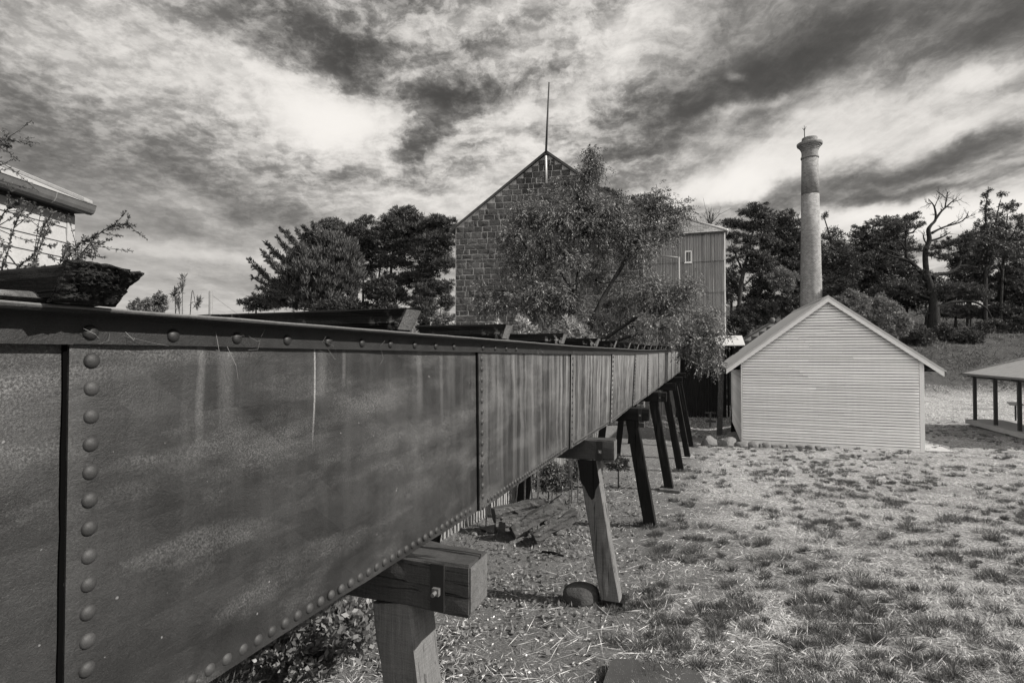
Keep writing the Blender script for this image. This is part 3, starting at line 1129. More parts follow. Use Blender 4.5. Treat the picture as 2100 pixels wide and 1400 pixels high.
def build_flume():
    m = flume_at(10.0)
    t = thing('iron_flume', 'long raised riveted iron flume with rust-streaked plates crossing the yard on timber trestles', 'flume', m)
    rng = np.random.default_rng(5)
    WID = 1.5
    # rivet dome
    prof = [(0.0163, 0.0), (0.0157, 0.0026), (0.0134, 0.0056), (0.0095, 0.0080), (0.0045, 0.0094), (0.0005, 0.0097)]
    rv, rf = [], []
    S = 14
    for r, z in prof:
        for k in range(S):
            a = 2 * math.pi * k / S
            rv.append(T * (r * math.cos(a)) + UP * (r * math.sin(a)) + N * z)
    for i in range(len(prof) - 1):
        for k in range(S):
            k2 = (k + 1) % S
            # outward orientation
            rf.append((i * S + k, (i + 1) * S + k, (i + 1) * S + k2, i * S + k2))
    rf.append(tuple((len(prof) - 1) * S + k for k in reversed(range(S))))
    me = bpy.data.meshes.new('rivet')
    me.from_pydata([tuple(p) for p in rv], [], rf)
    me.polygons.foreach_set('use_smooth', [True] * len(me.polygons))
    me.materials.append(MATS['rivet_mat'])
    rest = MB()
    n_obj = 0
    plates = []
    LAP, TH = 0.014, 0.012
    for i in range(len(seam_top) - 1):
        a, b = seam_top[i], seam_top[i + 1]
        c, d = seam_bot[i], seam_bot[i + 1]
        mb = MB()
        nu, nv = 14, 8
        dent = rng.normal(0, 0.0028, (nu + 1, nv + 1))
        dent[0, :] = dent[-1, :] = 0
        vs_o, vs_i = [], []
        for u in range(nu + 1):
            fu = u / nu
            for w in range(nv + 1):
                fv = w / nv
                top = a + (b - a) * fu + UP * (RIM - 0.004)
                bot = c + (d - c) * fu
                p = top + (bot - top) * fv + N * (LAP * (1 - fu) + dent[u, w])
                vs_o.append(p)
                vs_i.append(p - N * TH)
        n = (nu + 1) * (nv + 1)
        fs = []
        for u in range(nu):
            for w in range(nv):
                q = (u * (nv + 1) + w, u * (nv + 1) + w + 1, (u + 1) * (nv + 1) + w + 1, (u + 1) * (nv + 1) + w)
                fs.append(q)
                fs.append(tuple(j + n for j in reversed(q)))
        for w in range(nv):
            fs.append((w + 1, w, w + n, w + 1 + n))
            e = nu * (nv + 1)
            fs.append((e + w, e + w + 1, e + w + 1 + n, e + w + n))
        for u in range(nu):
            q0, q1 = u * (nv + 1), (u + 1) * (nv + 1)
            fs.append((q0, q1, q1 + n, q0 + n))
            fs.append((q1 + nv, q0 + nv, q0 + nv + n, q1 + nv + n))
        mb.add(vs_o + vs_i, fs)
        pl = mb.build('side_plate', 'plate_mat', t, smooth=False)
        plates.append(pl)
    # rivets: vertical rows just past each seam, bottom row, rim row
    spots = []
    for i in range(1, len(seam_top) - 1):
        a, b = seam_top[i], seam_top[i + 1]
        al = (b - a) / np.linalg.norm(b - a)
        off = 0.042
        for k in range(15):
            fv = (0.034 + 0.0575 * k) / 0.85
            p = a + (seam_bot[i] - a) * fv + al * off + N * (LAP * 0.98)
            spots.append((p, i, 1.0))
    for i in range(len(seam_top) - 1):
        c, d = seam_bot[i], seam_bot[i + 1]
        L = np.linalg.norm(d - c)
        for k in range(int(L / 0.0515)):
            fu = (0.02 + 0.0515 * k) / L
            if fu < 0.97 and not (fu < 0.04):
                spots.append((c + (d - c) * fu + UP * 0.030 + N * (LAP * (1 - fu)), i, 1.0))
    spots = [s for s in spots if s[0][1] > 0.85]
    vis = []
    for p, i, s in spots:
        d = p / p[1]
        px = 1050 + d[0] * FOC
        py = 721 - d[2] * FOC
        vis.append(-10 < px < 2110 and py < 1410)
    spots = [s for s, v in zip(spots, vis) if v]
    spots.sort(key=lambda s: s[0][1])
    for j, (p, i, s) in enumerate(spots):
        if j < 96:
            o = bpy.data.objects.new('rivet', me)
            COL.objects.link(o)
            o.parent = plates[i]
            o.location = tuple(p - root_loc(plates[i]) - N * 0.0008)
        else:
            vv = [np.array(q) + p for q in rv]
            rest.add(vv, rf)
    # black strip at every lap, put in as the shadow of its gap
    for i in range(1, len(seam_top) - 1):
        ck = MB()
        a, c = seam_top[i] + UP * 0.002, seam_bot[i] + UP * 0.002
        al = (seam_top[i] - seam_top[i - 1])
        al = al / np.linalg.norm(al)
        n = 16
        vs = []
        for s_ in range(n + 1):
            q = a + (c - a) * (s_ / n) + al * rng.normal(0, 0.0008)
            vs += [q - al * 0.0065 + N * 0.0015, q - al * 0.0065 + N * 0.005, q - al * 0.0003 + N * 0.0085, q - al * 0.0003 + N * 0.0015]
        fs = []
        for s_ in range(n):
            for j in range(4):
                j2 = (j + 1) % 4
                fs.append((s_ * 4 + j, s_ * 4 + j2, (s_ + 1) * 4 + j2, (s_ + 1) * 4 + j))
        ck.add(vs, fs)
        ck.build('lap_shadow', 'shadow_black', plates[i])
    r = rest.build('rivet_row', 'rivet_mat', t, smooth=True)
    r['kind'] = 'stuff'
    # rim angle: vertical leg and outward flange, one length per panel, with bolts
    ang = MB()
    bolts = []
    for i in range(len(seam_top) - 1):
        a, b = seam_top[i], seam_top[i + 1]
        n0 = N * (LAP + 0.002)
        th = 0.011
        prof = [(0, 0), (th, 0), (th, RIM - th - 0.008), (th + 0.008, RIM - th), (0.058, RIM - th - 0.001), (0.064, RIM - th + 0.003), (0.064, RIM - 0.003), (0.058, RIM), (0, RIM)]
        seg = 6
        vs = []
        for s in range(seg + 1):
            q = a + (b - a) * (s / seg)
            for (x, z) in prof:
                vs.append(q + n0 + N * x + UP * (z + rng.normal(0, 0.0006)))
        k = len(prof)
        fs = []
        for s in range(seg):
            for j in range(k):
                j2 = (j + 1) % k
                fs.append((s * k + j2, s * k + j, (s + 1) * k + j, (s + 1) * k + j2))
        ang.add(vs, fs)
        L = np.linalg.norm(b - a)
        for k2 in range(int(L / 0.18)):
            bolts.append(a + (b - a) * ((0.03 + 0.18 * k2) / L) + N * (LAP + 0.012) + UP * 0.024)
    ao = ang.build('rim_angle', 'iron_mat', t, smooth=False)
    lip = MB()
    pts = [p + N * (LAP + 0.002 + 0.0635) + UP * (RIM - 0.0025) for p in seam_top]
    fine_pts = []
    for p, q in zip(pts[:-1], pts[1:]):
        for s_ in range(24):
            fine_pts.append(p + (q - p) * s_ / 24 + UP * rng.normal(0, 0.0007))
    lip.tube(fine_pts + [pts[-1]], 0.0033, 5)
    lip.build('pale_lip', 'nut_iron', t)  # pale tube carries the rim's edge highlight along with its wear
    bolts = [p for p in bolts if p[1] > 0.9]
    for j, p in enumerate(bolts[:14]):
        if j == 0:
            me = me.copy()
            me.name = 'bolt_head'
            me.materials[0] = MATS['strap_iron']
        o = bpy.data.objects.new('bolt_head', me)
        COL.objects.link(o)
        o.parent = ao
        o.scale = (1.0, 1.0, 1.0)
        o.location = tuple(p - root_loc(ao))
    # seam clips on the rim: joint plate at every seam
    # the far side, floor and lower angle
    far, flo, low = MB(), MB(), MB()
    for i in range(len(seam_top) - 1):
        a, b, c, d = seam_top[i], seam_top[i + 1], seam_bot[i], seam_bot[i + 1]
        w = -N * WID
        far.prism([a + w + UP * RIM, b + w + UP * RIM, d + w, c + w], -N * 0.012)
        flo.prism([c + w, d + w, d - N * 0.014, c - N * 0.014], UP * 0.012)
        low.prism([c - N * 0.013 - UP * 0.001, d - N * 0.013 - UP * 0.001, d - N * 0.09 - UP * 0.001, c - N * 0.09 - UP * 0.001], -UP * 0.01)
    far.build('far_plate', 'iron_mat', t)
    flo.build('floor_plate', 'iron_mat', t)
    low.build('bottom_angle', 'iron_mat', t)
    # torn cobweb and grass stalks caught under the rim
    wb = MB()
    for i in range(30):
        Z = float(rng.choice([1.13, 1.5, 1.75, 2.02, 2.9, 3.0, 3.9, 4.9])) + rng.normal(0, 0.06)
        p = flume_at(Z) + N * (LAP + 0.014) + UP * rng.uniform(-0.005, 0.05)
        q = p + T * rng.normal(0, 0.05) + N * 0.012 + UP * rng.normal(-0.03, 0.035)
        m2 = (p + q) / 2 + N * 0.012 + UP * rng.normal(0, 0.012)
        wb.tube([p, m2, q], 0.0004, 3, False)
    w = wb.build('caught_stalks', 'pole_grey', t)
    w['kind'] = 'stuff'
    return t


# ------------------------------------------------------------------ sleepers across the flume
def build_sleepers():
    rng = np.random.default_rng(11)
    inv = [0.00113, 0.00229, 0.00336, 0.00464, 0.0059, 0.0069, 0.0080, 0.0091, 0.0102, 0.0113, 0.0125, 0.0137, 0.0149, 0.0161, 0.0173, 0.0185, 0.0197]
    words = ['rotten mossy timber sleeper with a broken end lying over the flume',
             'long black timber sleeper with a clean slanting pale end, second across the flume',
             'third black timber sleeper across the flume, before the lichened ones',
             'black timber sleeper with large pale lichen spots across the flume',
             'fifth timber sleeper across the flume, thinly spotted with lichen',
             'sixth dark timber sleeper across the flume, just past the lichened pair',
             'seventh dark timber sleeper across the flume', 'eighth dark timber sleeper across the flume',
             'ninth dark timber sleeper across the flume', 'tenth dark timber sleeper across the flume',
             'eleventh dark timber sleeper across the flume', 'twelfth dark timber sleeper across the flume',
             'thirteenth dark timber sleeper across the flume', 'fourteenth dark timber sleeper across the flume',
             'fifteenth dark timber sleeper across the flume', 'sixteenth dark timber sleeper across the flume beneath the tree',
             'last dark timber sleeper across the flume under the overhanging tree']
    for i, iv in enumerate(inv):
        Z = K * iv
        p = flume_at(Z) + UP * (RIM + (0.046 if i else 0.037)) + N * 0.02
        out = 0.102 if i == 0 else 0.055 + rng.uniform(-0.01, 0.015)
        hh = 0.086 if i else 0.071
        ww = 0.118
        e1 = p + N * out + UP * (0.004 + (hh - 0.09) / 2)
        e0 = p - N * 2.0 + UP * 0.0
        base = p + UP * (-0.046)
        t = thing('timber_sleeper', words[i], 'timber beam', (base[0], base[1], base[2]), 'timber sleepers lying across the flume')
        mb = MB()
        mat = 'wood_sleeper_lichen' if i in (3, 4) else ('wood_sleeper_bare' if i == 0 else 'wood_sleeper')
        if i == 0:
            mb.timber(e0 - UP * 0.012, e1 + UP * 0.006, ww, hh, T, rng, 30, 0.0035, rag1=0.0, slant1=0.055, chamf=0.01)
        else:
            mb.timber(e0, e1, ww, hh, T, rng, 16, 0.0028, slant1=0.045 if i == 1 else 0.03, chamf=0.006)
        mb.build('beam', mat, t)
        # weathered end face as its own part
        eb = MB()
        if i == 0:
            # crumbling, jagged end: a rough block of rot standing off the sound wood
            nu, nv = 40, 30
            uu, vv2 = np.meshgrid(np.linspace(0, 1, nu + 1), np.linspace(0, 1, nv + 1), indexing='ij')
            rough = fnoise(uu * 1.3, vv2 * 2.2, 4.0, 5) * 0.0055 + fnoise(uu * 1.2, vv2, 19.0, 6) * 0.0028 + rng.normal(0, 0.0009, uu.shape)
            crest = fnoise(uu, uu * 0, 5.0, 8)
            vs = []
            for u in range(nu + 1):
                for v in range(nv + 1):
                    fu, fv = u / nu, v / nv
                    edge = min(fu, 1 - fu, fv, 1 - fv)
                    tp = 0.006 * crest[u, v] * max(0.0, fv - 0.6) / 0.4
                    ext = 0.016 + 0.012 * fv + 0.020 * fu * fv + rough[u, v]
                    ext *= min(1.0, 0.35 + edge * 9)
                    w0 = (fu - 0.5) * ww * (1.0 + 0.05 * fv)
                    vs.append(e1 + UP * 0.006 + T * w0 + UP * ((fv - 0.5) * hh + tp) + N * (ext - 0.006 + (fv - 0.5) * 0.050))
            fs = []
            for u in range(nu):
                for v in range(nv):
                    q = (u * (nv + 1) + v, u * (nv + 1) + v + 1, (u + 1) * (nv + 1) + v + 1, (u + 1) * (nv + 1) + v)
                    fs.append(tuple(reversed(q)))
            # skirt back into the beam
            ring = [u * (nv + 1) for u in range(nu + 1)] + [nu * (nv + 1) + v for v in range(1, nv + 1)] + \
                   [u * (nv + 1) + nv for u in range(nu - 1, -1, -1)] + [v for v in range(nv - 1, 0, -1)]
            o = len(vs)
            for r in ring:
                vs.append(np.asarray(vs[r]) - N * 0.010)
            m = len(ring)
            for j in range(m):
                fs.append((ring[j], o + j, o + (j + 1) % m, ring[(j + 1) % m]))
            eb.add(vs, fs)
            eb.build('rotten_end', 'wood_rotten', t)
            # a loose splinter lying on the rim
            sp = thing('wood_splinter', 'pale flat splinter of wood lying on the flume rim under the rotten sleeper', 'splinter', flume_at(0.99) + UP * RIM)
            s2 = MB()
            q = flume_at(0.985) + UP * (RIM + 0.010) + N * 0.05
            s2.timber(q - T * 0.16, q + T * 0.052, 0.05, 0.016, N, rng, 6, 0.003)
            s2.build('splinter', 'wood_old', sp)
        else:
            c = e1 + N * 0.0025
            sl = 0.045 if i == 1 else 0.03
            k = 0.46
            hw = ww / 2 - 0.004
            z0, z1 = -hh / 2 + 0.004, hh / 2 - 0.004
            poly = [c + T * -hw + UP * z0 + N * (sl * z0 / hh), c + T * hw + UP * z0 + N * (sl * z0 / hh),
                    c + T * hw + UP * z1 + N * (sl * z1 / hh), c + T * -hw + UP * z1 + N * (sl * z1 / hh)]
            eb.prism(poly, N * 0.003)
            eb.build('end_grain', 'wood_endgrain', t)


# ------------------------------------------------------------------ trestles under the flume
TUFT_SPOTS = []


def build_trestles():
    rng = np.random.default_rng(21)
    labels = ['first timber trestle under the flume, new pale baulk cap with a black strap and bolt',
              'second timber trestle under the flume, grey leg with tarred top standing beside the round stone',
              'third timber trestle under the flume, all black leg',
              'fourth timber trestle under the flume, black leg on a stone footing',
              'fifth timber trestle under the flume, slim black leg', 'sixth timber trestle under the flume, black leg on a concrete pad',
              'seventh timber trestle under the flume, nearly hidden by the others']
    for i in range(7):
        Z = K * (0.00251 + 0.0034 * i)
        b = flume_at(Z, 0.85)
        pale = i < 2
        cw, ch = 0.195, 0.202
        g0 = b - N * 0.6
        t = thing('timber_trestle', labels[i], 'trestle', (g0[0], g0[1], gz(g0[0], g0[1])), 'timber trestles under the flume')
        out = 0.275
        mb = MB()
        top = -0.012
        ctr = b + UP * (top - ch / 2)
        mb.timber(ctr - N * 2.0, ctr + N * out, cw, ch, T, rng, 26, 0.0045, chamf=0.010)
        mb.build('cap_beam', 'wood_cap_pale' if pale else 'wood_cap_dark', t)
        eb = MB()
        q = ctr + N * (out + 0.002)
        hw, hh = cw / 2 - 0.01, ch / 2 - 0.01
        eb.prism([q - T * hw - UP * hh, q + T * hw - UP * hh, q + T * hw + UP * hh, q - T * hw + UP * hh], N * 0.004)
        eb.build('end_grain', 'wood_endgrain' if pale else 'wood_cap_dark', t)
        # sunny-side leg, splayed outward
        lw = 0.185
        lt = b + N * (-0.085 if i == 0 else 0.005) + UP * (top - ch - 0.002)
        gzl = gz(lt[0], lt[1])
        spread = (0.15 if i == 0 else 0.175) * (lt[2] - gzl)
        foot = lt + N * spread
        foot[2] = gz(foot[0], foot[1]) - 0.05
        TUFT_SPOTS.append((foot[0], foot[1]))
        lm = 'wood_leg_pale' if pale else 'wood_leg_dark'
        mb = MB()
        mb.timber(foot, lt, lw, lw, N, rng, 16, 0.0035, chamf=0.010)
        leg = mb.build('leg', lm, t)
        if i == 1:
            # tar brushed on the top with a dripping lower edge
            tb = MB()
            ax = (foot - lt) / np.linalg.norm(foot - lt)
            dn = [0.24, 0.27, 0.36, 0.40, 0.38, 0.30, 0.26, 0.22]
            n = len(dn)
            vs = []
            off = -T * (lw / 2 + 0.004)
            for k in range(n):
                w = (k / (n - 1) - 0.5) * (lw + 0.006)
                vs.append(lt + off + N * w)
                vs.append(lt + off + N * w + ax * dn[k])
            m = len(vs)
            vs += [v - T * 0.002 for v in vs]
            fs = []
            for k in range(n - 1):
                fs.append((2 * k + m, 2 * k + 1 + m, 2 * k + 3 + m, 2 * k + 2 + m))
                fs.append((2 * k + 1, 2 * k + 3, 2 * k + 3 + m, 2 * k + 1 + m))
            tb.add(vs, fs)
            tb.build('tar_coat', 'wood_leg_dark', t)
            sh = MB()
            f2 = foot + UP * 0.05
            sh.cbox(f2 + UP * 0.035, N, T, UP, lw + 0.018, lw + 0.018, 0.075)
            sh.build('foot_band', 'wood_leg_dark', t)
        if i in (3, 5):
            sh = MB()
            sh.cbox(np.array([foot[0], foot[1], foot[2] + 0.05]) - T * 0.03, N, T, UP, 0.42, 0.42, 0.14)
            sh.build('footing', 'concrete' if i == 5 else 'fieldstone', t)
        # hidden-side leg
        lt2 = b - N * 1.62 + UP * (top - ch - 0.002)
        foot2 = lt2 - N * 0.30
        foot2[2] = gz(foot2[0], foot2[1]) - 0.05
        mb = MB()
        mb.timber(foot2, lt2, lw, lw, N, rng, 10, 0.0035, chamf=0.01)
        mb.build('leg', 'wood_leg_dark', t)
        # strap, nut and bolt on the face towards the eye
        if i < 4:
            sb = MB()
            f = ctr - T * (cw / 2 + 0.004) + N * (out - 0.135)
            sb.cbox(f, N, T, UP, 0.060, 0.012, ch - 0.012)
            st = sb.build('strap', 'strap_iron', t)
            nb = MB()
            p = f - T * 0.012
            nb.cbox(p - T * 0.002 + UP * -0.012, N, T, UP, 0.030, 0.018, 0.030)
            nb.build('nut', 'nut_iron', st)
            bb = MB()
            bb.tube([p - T * 0.010 - UP * 0.012, p - T * 0.034 - UP * 0.014], 0.0085, 10)
            bb.build('bolt', 'nut_iron', st, smooth=False)


# ------------------------------------------------------------------ WEATHERBOARD SHED
SH_R = P(1897, 930, 20.4)
SH_L = None


def build_shed():
    W, L = 6.35, 8.3
    g = SH_R.copy()
    e1 = -N                                  # from the near right corner to the left
    base = g + e1 * W / 2
    t = thing('weatherboard_shed', 'white weatherboard shed with steep gable and pale metal roof standing on the lawn', 'shed', (base[0], base[1], g[2]))
    H = 3.48
    apex_h = 5.92
    slope = (apex_h - H) / (W / 2)
    rng = np.random.default_rng(3)

    def pt(u, v, w):
        """u along the gable from its right corner to its left, v back along the ridge, w up"""
        return g + e1 * u + T * v + UP * w

    # inner wall body: pentagonal core
    core = MB()
    core.prism([pt(0.03, 0.03, 0.05), pt(W - 0.03, 0.03, 0.05), pt(W - 0.03, 0.03, H - 0.05), pt(W / 2, 0.03, apex_h - 0.07), pt(0.03, 0.03, H - 0.05)], T * (L - 0.06))
    core.build('wall_core', 'trim_dark', t)  # near-black core shows between boards as their painted shadow lines
    # weatherboards of the gable, each a tapered lapped plank
    mb = MB()
    ex = 0.1105
    w = 0.20
    while w < apex_h - 0.12:
        lo = 0.16 if w < H else max((w - H) / slope + 0.02, 0.02)
        hi_w = w + ex + 0.012
        lo2 = 0.16 if hi_w < H else (hi_w - H) / slope + 0.02
        le = 0.05 if w < H else lo
        le2 = 0.05 if hi_w < H else lo2
        a0, a1 = lo, W - le
        b0, b1 = lo2, W - le2
        if b1 - b0 < 0.05:
            break
        cuts = [0.0]
        if rng.uniform() < 0.75:
            cuts.append(rng.uniform(0.2, 0.8))
        cuts.append(1.0)
        for c0, c1 in zip(cuts[:-1], cuts[1:]):
            lip = 0.040 + rng.normal(0, 0.002)
            dz = rng.normal(0, 0.0016)
            x00, x01 = a0 + (a1 - a0) * c0 + 0.002, a0 + (a1 - a0) * c1 - 0.002
            x10, x11 = b0 + (b1 - b0) * c0 + 0.0008, b0 + (b1 - b0) * c1 - 0.0008
            n = 6
            vs = []
            for s in range(n + 1):
                q = s / n
                sag = rng.normal(0, 0.0025) if 0 < s < n else 0
                xa, xb = x00 + (x01 - x00) * q, x10 + (x11 - x10) * q
                vs += [pt(xa, -lip, w + 0.021 + dz + sag), pt(xb, -0.010, w + ex + dz), pt(xb, 0.004, w + ex + dz), pt(xa, -lip + 0.012, w + 0.021 + dz + sag)]
            fs = []
            for s in range(n):
                o = s * 4
                for j in range(4):
                    j2 = (j + 1) % 4
                    fs.append((o + j2, o + j, o + 4 + j, o + 4 + j2))
            fs.append((0, 1, 2, 3))
            fs.append((n * 4 + 3, n * 4 + 2, n * 4 + 1, n * 4))
            mb.add(vs, fs)
        w += ex
    mb.build('gable_cladding', 'white_board', t)
    # corner boards, skirting
    cb = MB()
    cb.obox(pt(0.0, -0.030, 0.05), e1 * 0.15, T * 0.03, UP * (H - 0.02))
    cb.build('corner_board', 'trim_white', t)
    cb = MB()
    cb.obox(pt(W - 0.045, -0.030, 0.05), e1 * 0.045, T * 0.03, UP * (H - 0.10))
    cb.build('corner_board', 'trim_white', t)
    sk = MB()
    sk.obox(pt(0.155, -0.022, 0.06), e1 * (W - 0.205), T * 0.02, UP * 0.135)
    sk.build('skirting_board', 'white_board', t)
    # long side walls, boards too
    for side, name in ((W, 'side_cladding'), (0.0, 'side_cladding')):
        sb = MB()
        sg = 1 if side > 0 else -1
        w = 0.06
        while w < H - 0.25:
            o = pt(side, 0.02, w)
            out = e1 * sg
            sb.prism([o + out * 0.022, o + out * 0.006 + UP * (ex + 0.01), o - out * 0.02 + UP * (ex + 0.01), o - out * 0.02], T * (L - 0.04))
            w += ex
        sb.build(name, 'white_board', t)
    # roof planes: corrugated sheets
    OV = 0.58                                # eaves overhang along the slope
    VG = 0.16                                # verge overhang in front
    for sg in (1, -1):
        rb = MB()
        pitch = 0.076
        n = int((L + 2 * VG) / pitch) * 4
        vs = []
        for k in range(n + 1):
            v = -VG + k * pitch / 4
            bump = 0.010 * math.sin(2 * math.pi * v / pitch)
            for (u, wz) in ((0.0, apex_h + 0.11), (1.0, None)):
                if u == 0:
                    q = pt(W / 2, v, apex_h + 0.10 + bump)
                else:
                    du = W / 2 + OV
                    q = pt(W / 2 + sg * du, v, apex_h + 0.10 - slope * du + bump)
                vs.append(q)
        fs = []
        for k in range(n):
            q = (2 * k, 2 * k + 1, 2 * k + 3, 2 * k + 2)
            fs.append(q if sg < 0 else tuple(reversed(q)))
        rb.add(vs, fs)
        rb.build('roof_sheet', 'roof_metal', t, smooth=True)
        # barge board with a moulded capping
        bb = MB()
        du = W / 2 + OV
        top0, top1 = pt(W / 2, -VG - 0.02, apex_h + 0.085), pt(W / 2 + sg * du, -VG - 0.02, apex_h + 0.085 - slope * du)
        dn = -UP * 0.215
        bb.prism([top0, top1, top1 + dn, top0 + dn], T * 0.03)
        bb.build('barge_board', 'trim_white', t)
        cp = MB()
        up = UP * 0.045
        cp.prism([top0 - T * 0.02 - UP * 0.028, top1 - T * 0.02 - UP * 0.028, top1 - T * 0.02 + up, top0 - T * 0.02 + up], T * 0.34)
        cp.build('verge_capping', 'roof_metal', t)
        # soffit lining under the eaves and its fascia
        so = MB()
        u0 = W if sg > 0 else 0.0
        so.obox(pt(u0 + sg * 0.02, 0.0, H - 0.40), e1 * (sg * (OV - 0.05)), T * L, UP * 0.012)
        so.build('soffit', 'trim_dark', t)
        gb = MB()
        q0 = pt(W / 2 + sg * (du + 0.03), -VG, apex_h + 0.06 - slope * du)
        gb.tube([q0, q0 + T * (L + 2 * VG)], 0.05, 8)
        gb.build('gutter', 'gutter_metal', t, smooth=True)
    rc = MB()
    rc.prism([pt(W / 2 - 0.14, -VG, apex_h + 0.025), pt(W / 2, -VG, apex_h + 0.135), pt(W / 2 + 0.14, -VG, apex_h + 0.025), pt(W / 2, -VG, apex_h + 0.10)], T * (L + 2 * VG))
    rc.build('ridge_capping', 'roof_metal', t)
    # downpipe on the right corner
    dp = MB()
    dp.tube([pt(-0.06, 0.35, 0.05), pt(-0.06, 0.35, H - 0.45), pt(-0.45, 0.35, H - 0.30)], 0.035, 8)
    dp.build('downpipe', 'trim_white', t, smooth=True)
    # concrete apron at the right-hand corner
    c = MB()
    q = pt(-0.02, -0.25, 0)
    poly = []
    for (u, v) in ((-0.05, -0.10), (-0.85, -0.10), (-1.0, 1.6), (-0.05, 1.6)):
        p = pt(u, v, 0)
        poly.append(np.array([p[0], p[1], gz(p[0], p[1]) + 0.05]))
    c.prism(list(reversed(poly)), -UP * 0.12)
    o = mesh_obj('concrete_slab', np.array(c.v), c.f, 'concrete', loc=poly[0] * 1.0)
    tag(o, 'small pale concrete slab on the grass at the corner of the white shed', 'slab')


# ------------------------------------------------------------------ STONE MILL
def build_mill():
    phi = math.radians(-11.0)
    ex = np.array([math.cos(phi), math.sin(phi), 0])
    ey = np.array([-math.sin(phi), math.cos(phi), 0])
    C = P(1121, 314, 29.0)
    top = C[2]
    hw = 5.10
    eave = 6.86
    zb = -4.6
    D = 15.0
    base = np.array([C[0], C[1], zb])
    t = thing('stone_mill', 'tall bluestone mill with pale mortar and a steep slate gable rising behind the tree', 'mill', base)
    rng = np.random.default_rng(8)

    def pt(u, v, z):
        return np.array([C[0], C[1], 0]) + ex * u + ey * v + UP * z
    body = MB()
    body.prism([pt(-hw, 0, zb), pt(hw, 0, zb), pt(hw, 0, eave), pt(0, 0, top - 0.05), pt(-hw, 0, eave)], ey * D)
    body.build('mortar_wall', 'mortar', t)

    def half(z):
        return hw if z <= eave else max(0.0, hw * (top - z) / (top - eave))
    st = MB()
    z = zb + 0.05
    while z < top - 0.35:
        h = rng.uniform(0.25, 0.37)
        if rng.uniform() < 0.12:
            h = rng.uniform(0.18, 0.24)
        lim = half(z + h) - 0.03
        u = -lim
        while u < lim - 0.08:
            w = rng.uniform(0.26, 0.66)
            if rng.uniform() < 0.13:
                w = rng.uniform(0.16, 0.26)
            w = min(w, lim - u)
            if lim - (u + w) < 0.16:
                w = lim - u
            split = rng.uniform() < 0.10 and w < 0.4
            rows = [(z, h * 0.5), (z + h * 0.5, h * 0.5)] if split else [(z, h)]
            for (zz, hh) in rows:
                m = rng.uniform(0.010, 0.024, 4)
                x0, x1, y0, y1 = u + m[0], u + w - m[1], zz + m[2], zz + hh - m[3]
                dp = rng.uniform(0.015, 0.05)
                j = lambda: rng.normal(0, 0.010)
                fr = [pt(x0 + j(), -0.002, y0 + j()), pt((x0 + x1) / 2, -0.002, y0 + j()), pt(x1 + j(), -0.002, y0 + j()), pt(x1 + j(), -0.002, y1 + j()), pt((x0 + x1) / 2, -0.002, y1 + j()), pt(x0 + j(), -0.002, y1 + j())]
                cx, cy = (x0 + x1) / 2, (y0 + y1) / 2
                cc = pt(cx, 0, cy)
                fo = [cc + (p - cc) * 0.90 - ey * (dp + rng.uniform(-0.008, 0.008)) for p in fr]
                vs = fr + fo + [cc - ey * (dp + rng.uniform(0, 0.02))]
                fs = []
                for k in range(6):
                    k2 = (k + 1) % 6
                    fs.append((k, k2, k2 + 6, k + 6))
                    fs.append((k + 6, k2 + 6, 12))
                st.add(vs, fs)
            u += w
        z += h
    st.build('stonework', 'bluestone', t)
    # roof slopes and the thin flashing on the verge
    sl = (top - eave) / hw
    for sg in (-1, 1):
        rb = MB()
        a, b = pt(0, -0.12, top + 0.06), pt(sg * (hw + 0.32), -0.12, eave - sl * 0.32 + 0.06)
        rb.prism([a, b, b + UP * 0.05, a + UP * 0.05], ey * (D + 0.3))
        rb.build('roof_slope', 'slate', t)
        vb = MB()
        vb.prism([a - ey * 0.02 - UP * 0.10, b - ey * 0.02 - UP * 0.10, b - ey * 0.02 + UP * 0.056, a - ey * 0.02 + UP * 0.056], ey * 0.019)
        vb.build('verge_flashing', 'trim_dark', t)
    # flagpole bolted to the gable
    f = pt(0, -0.16, 0)
    fb = np.array([f[0], f[1], P(1118, 378, 29)[2]])
    p = thing('flagpole', 'bare dark flagpole with a pale foot bolted to the mill gable', 'flagpole', fb)
    j1 = np.array([f[0] - 0.02, f[1], P(1120, 318, 29)[2]])
    tip = P(1126, 169, 28.8)
    m = MB()
    m.tube([fb, j1], 0.06, 8)
    m.build('pole_foot', 'roof_metal', p, smooth=True)
    m = MB()
    m.tube([j1 - UP * 0.1, j1 + (tip - j1) * 0.5, tip], [0.062, 0.05, 0.034], 8)
    m.build('mast', 'post_dark', p, smooth=True)
    m = MB()
    for zq in (0.25, 1.05):
        m.cbox(fb + UP * zq + ey * 0.05, ex, ey, UP, 0.26, 0.09, 0.07)
    m.build('bracket', 'strap_iron', p)


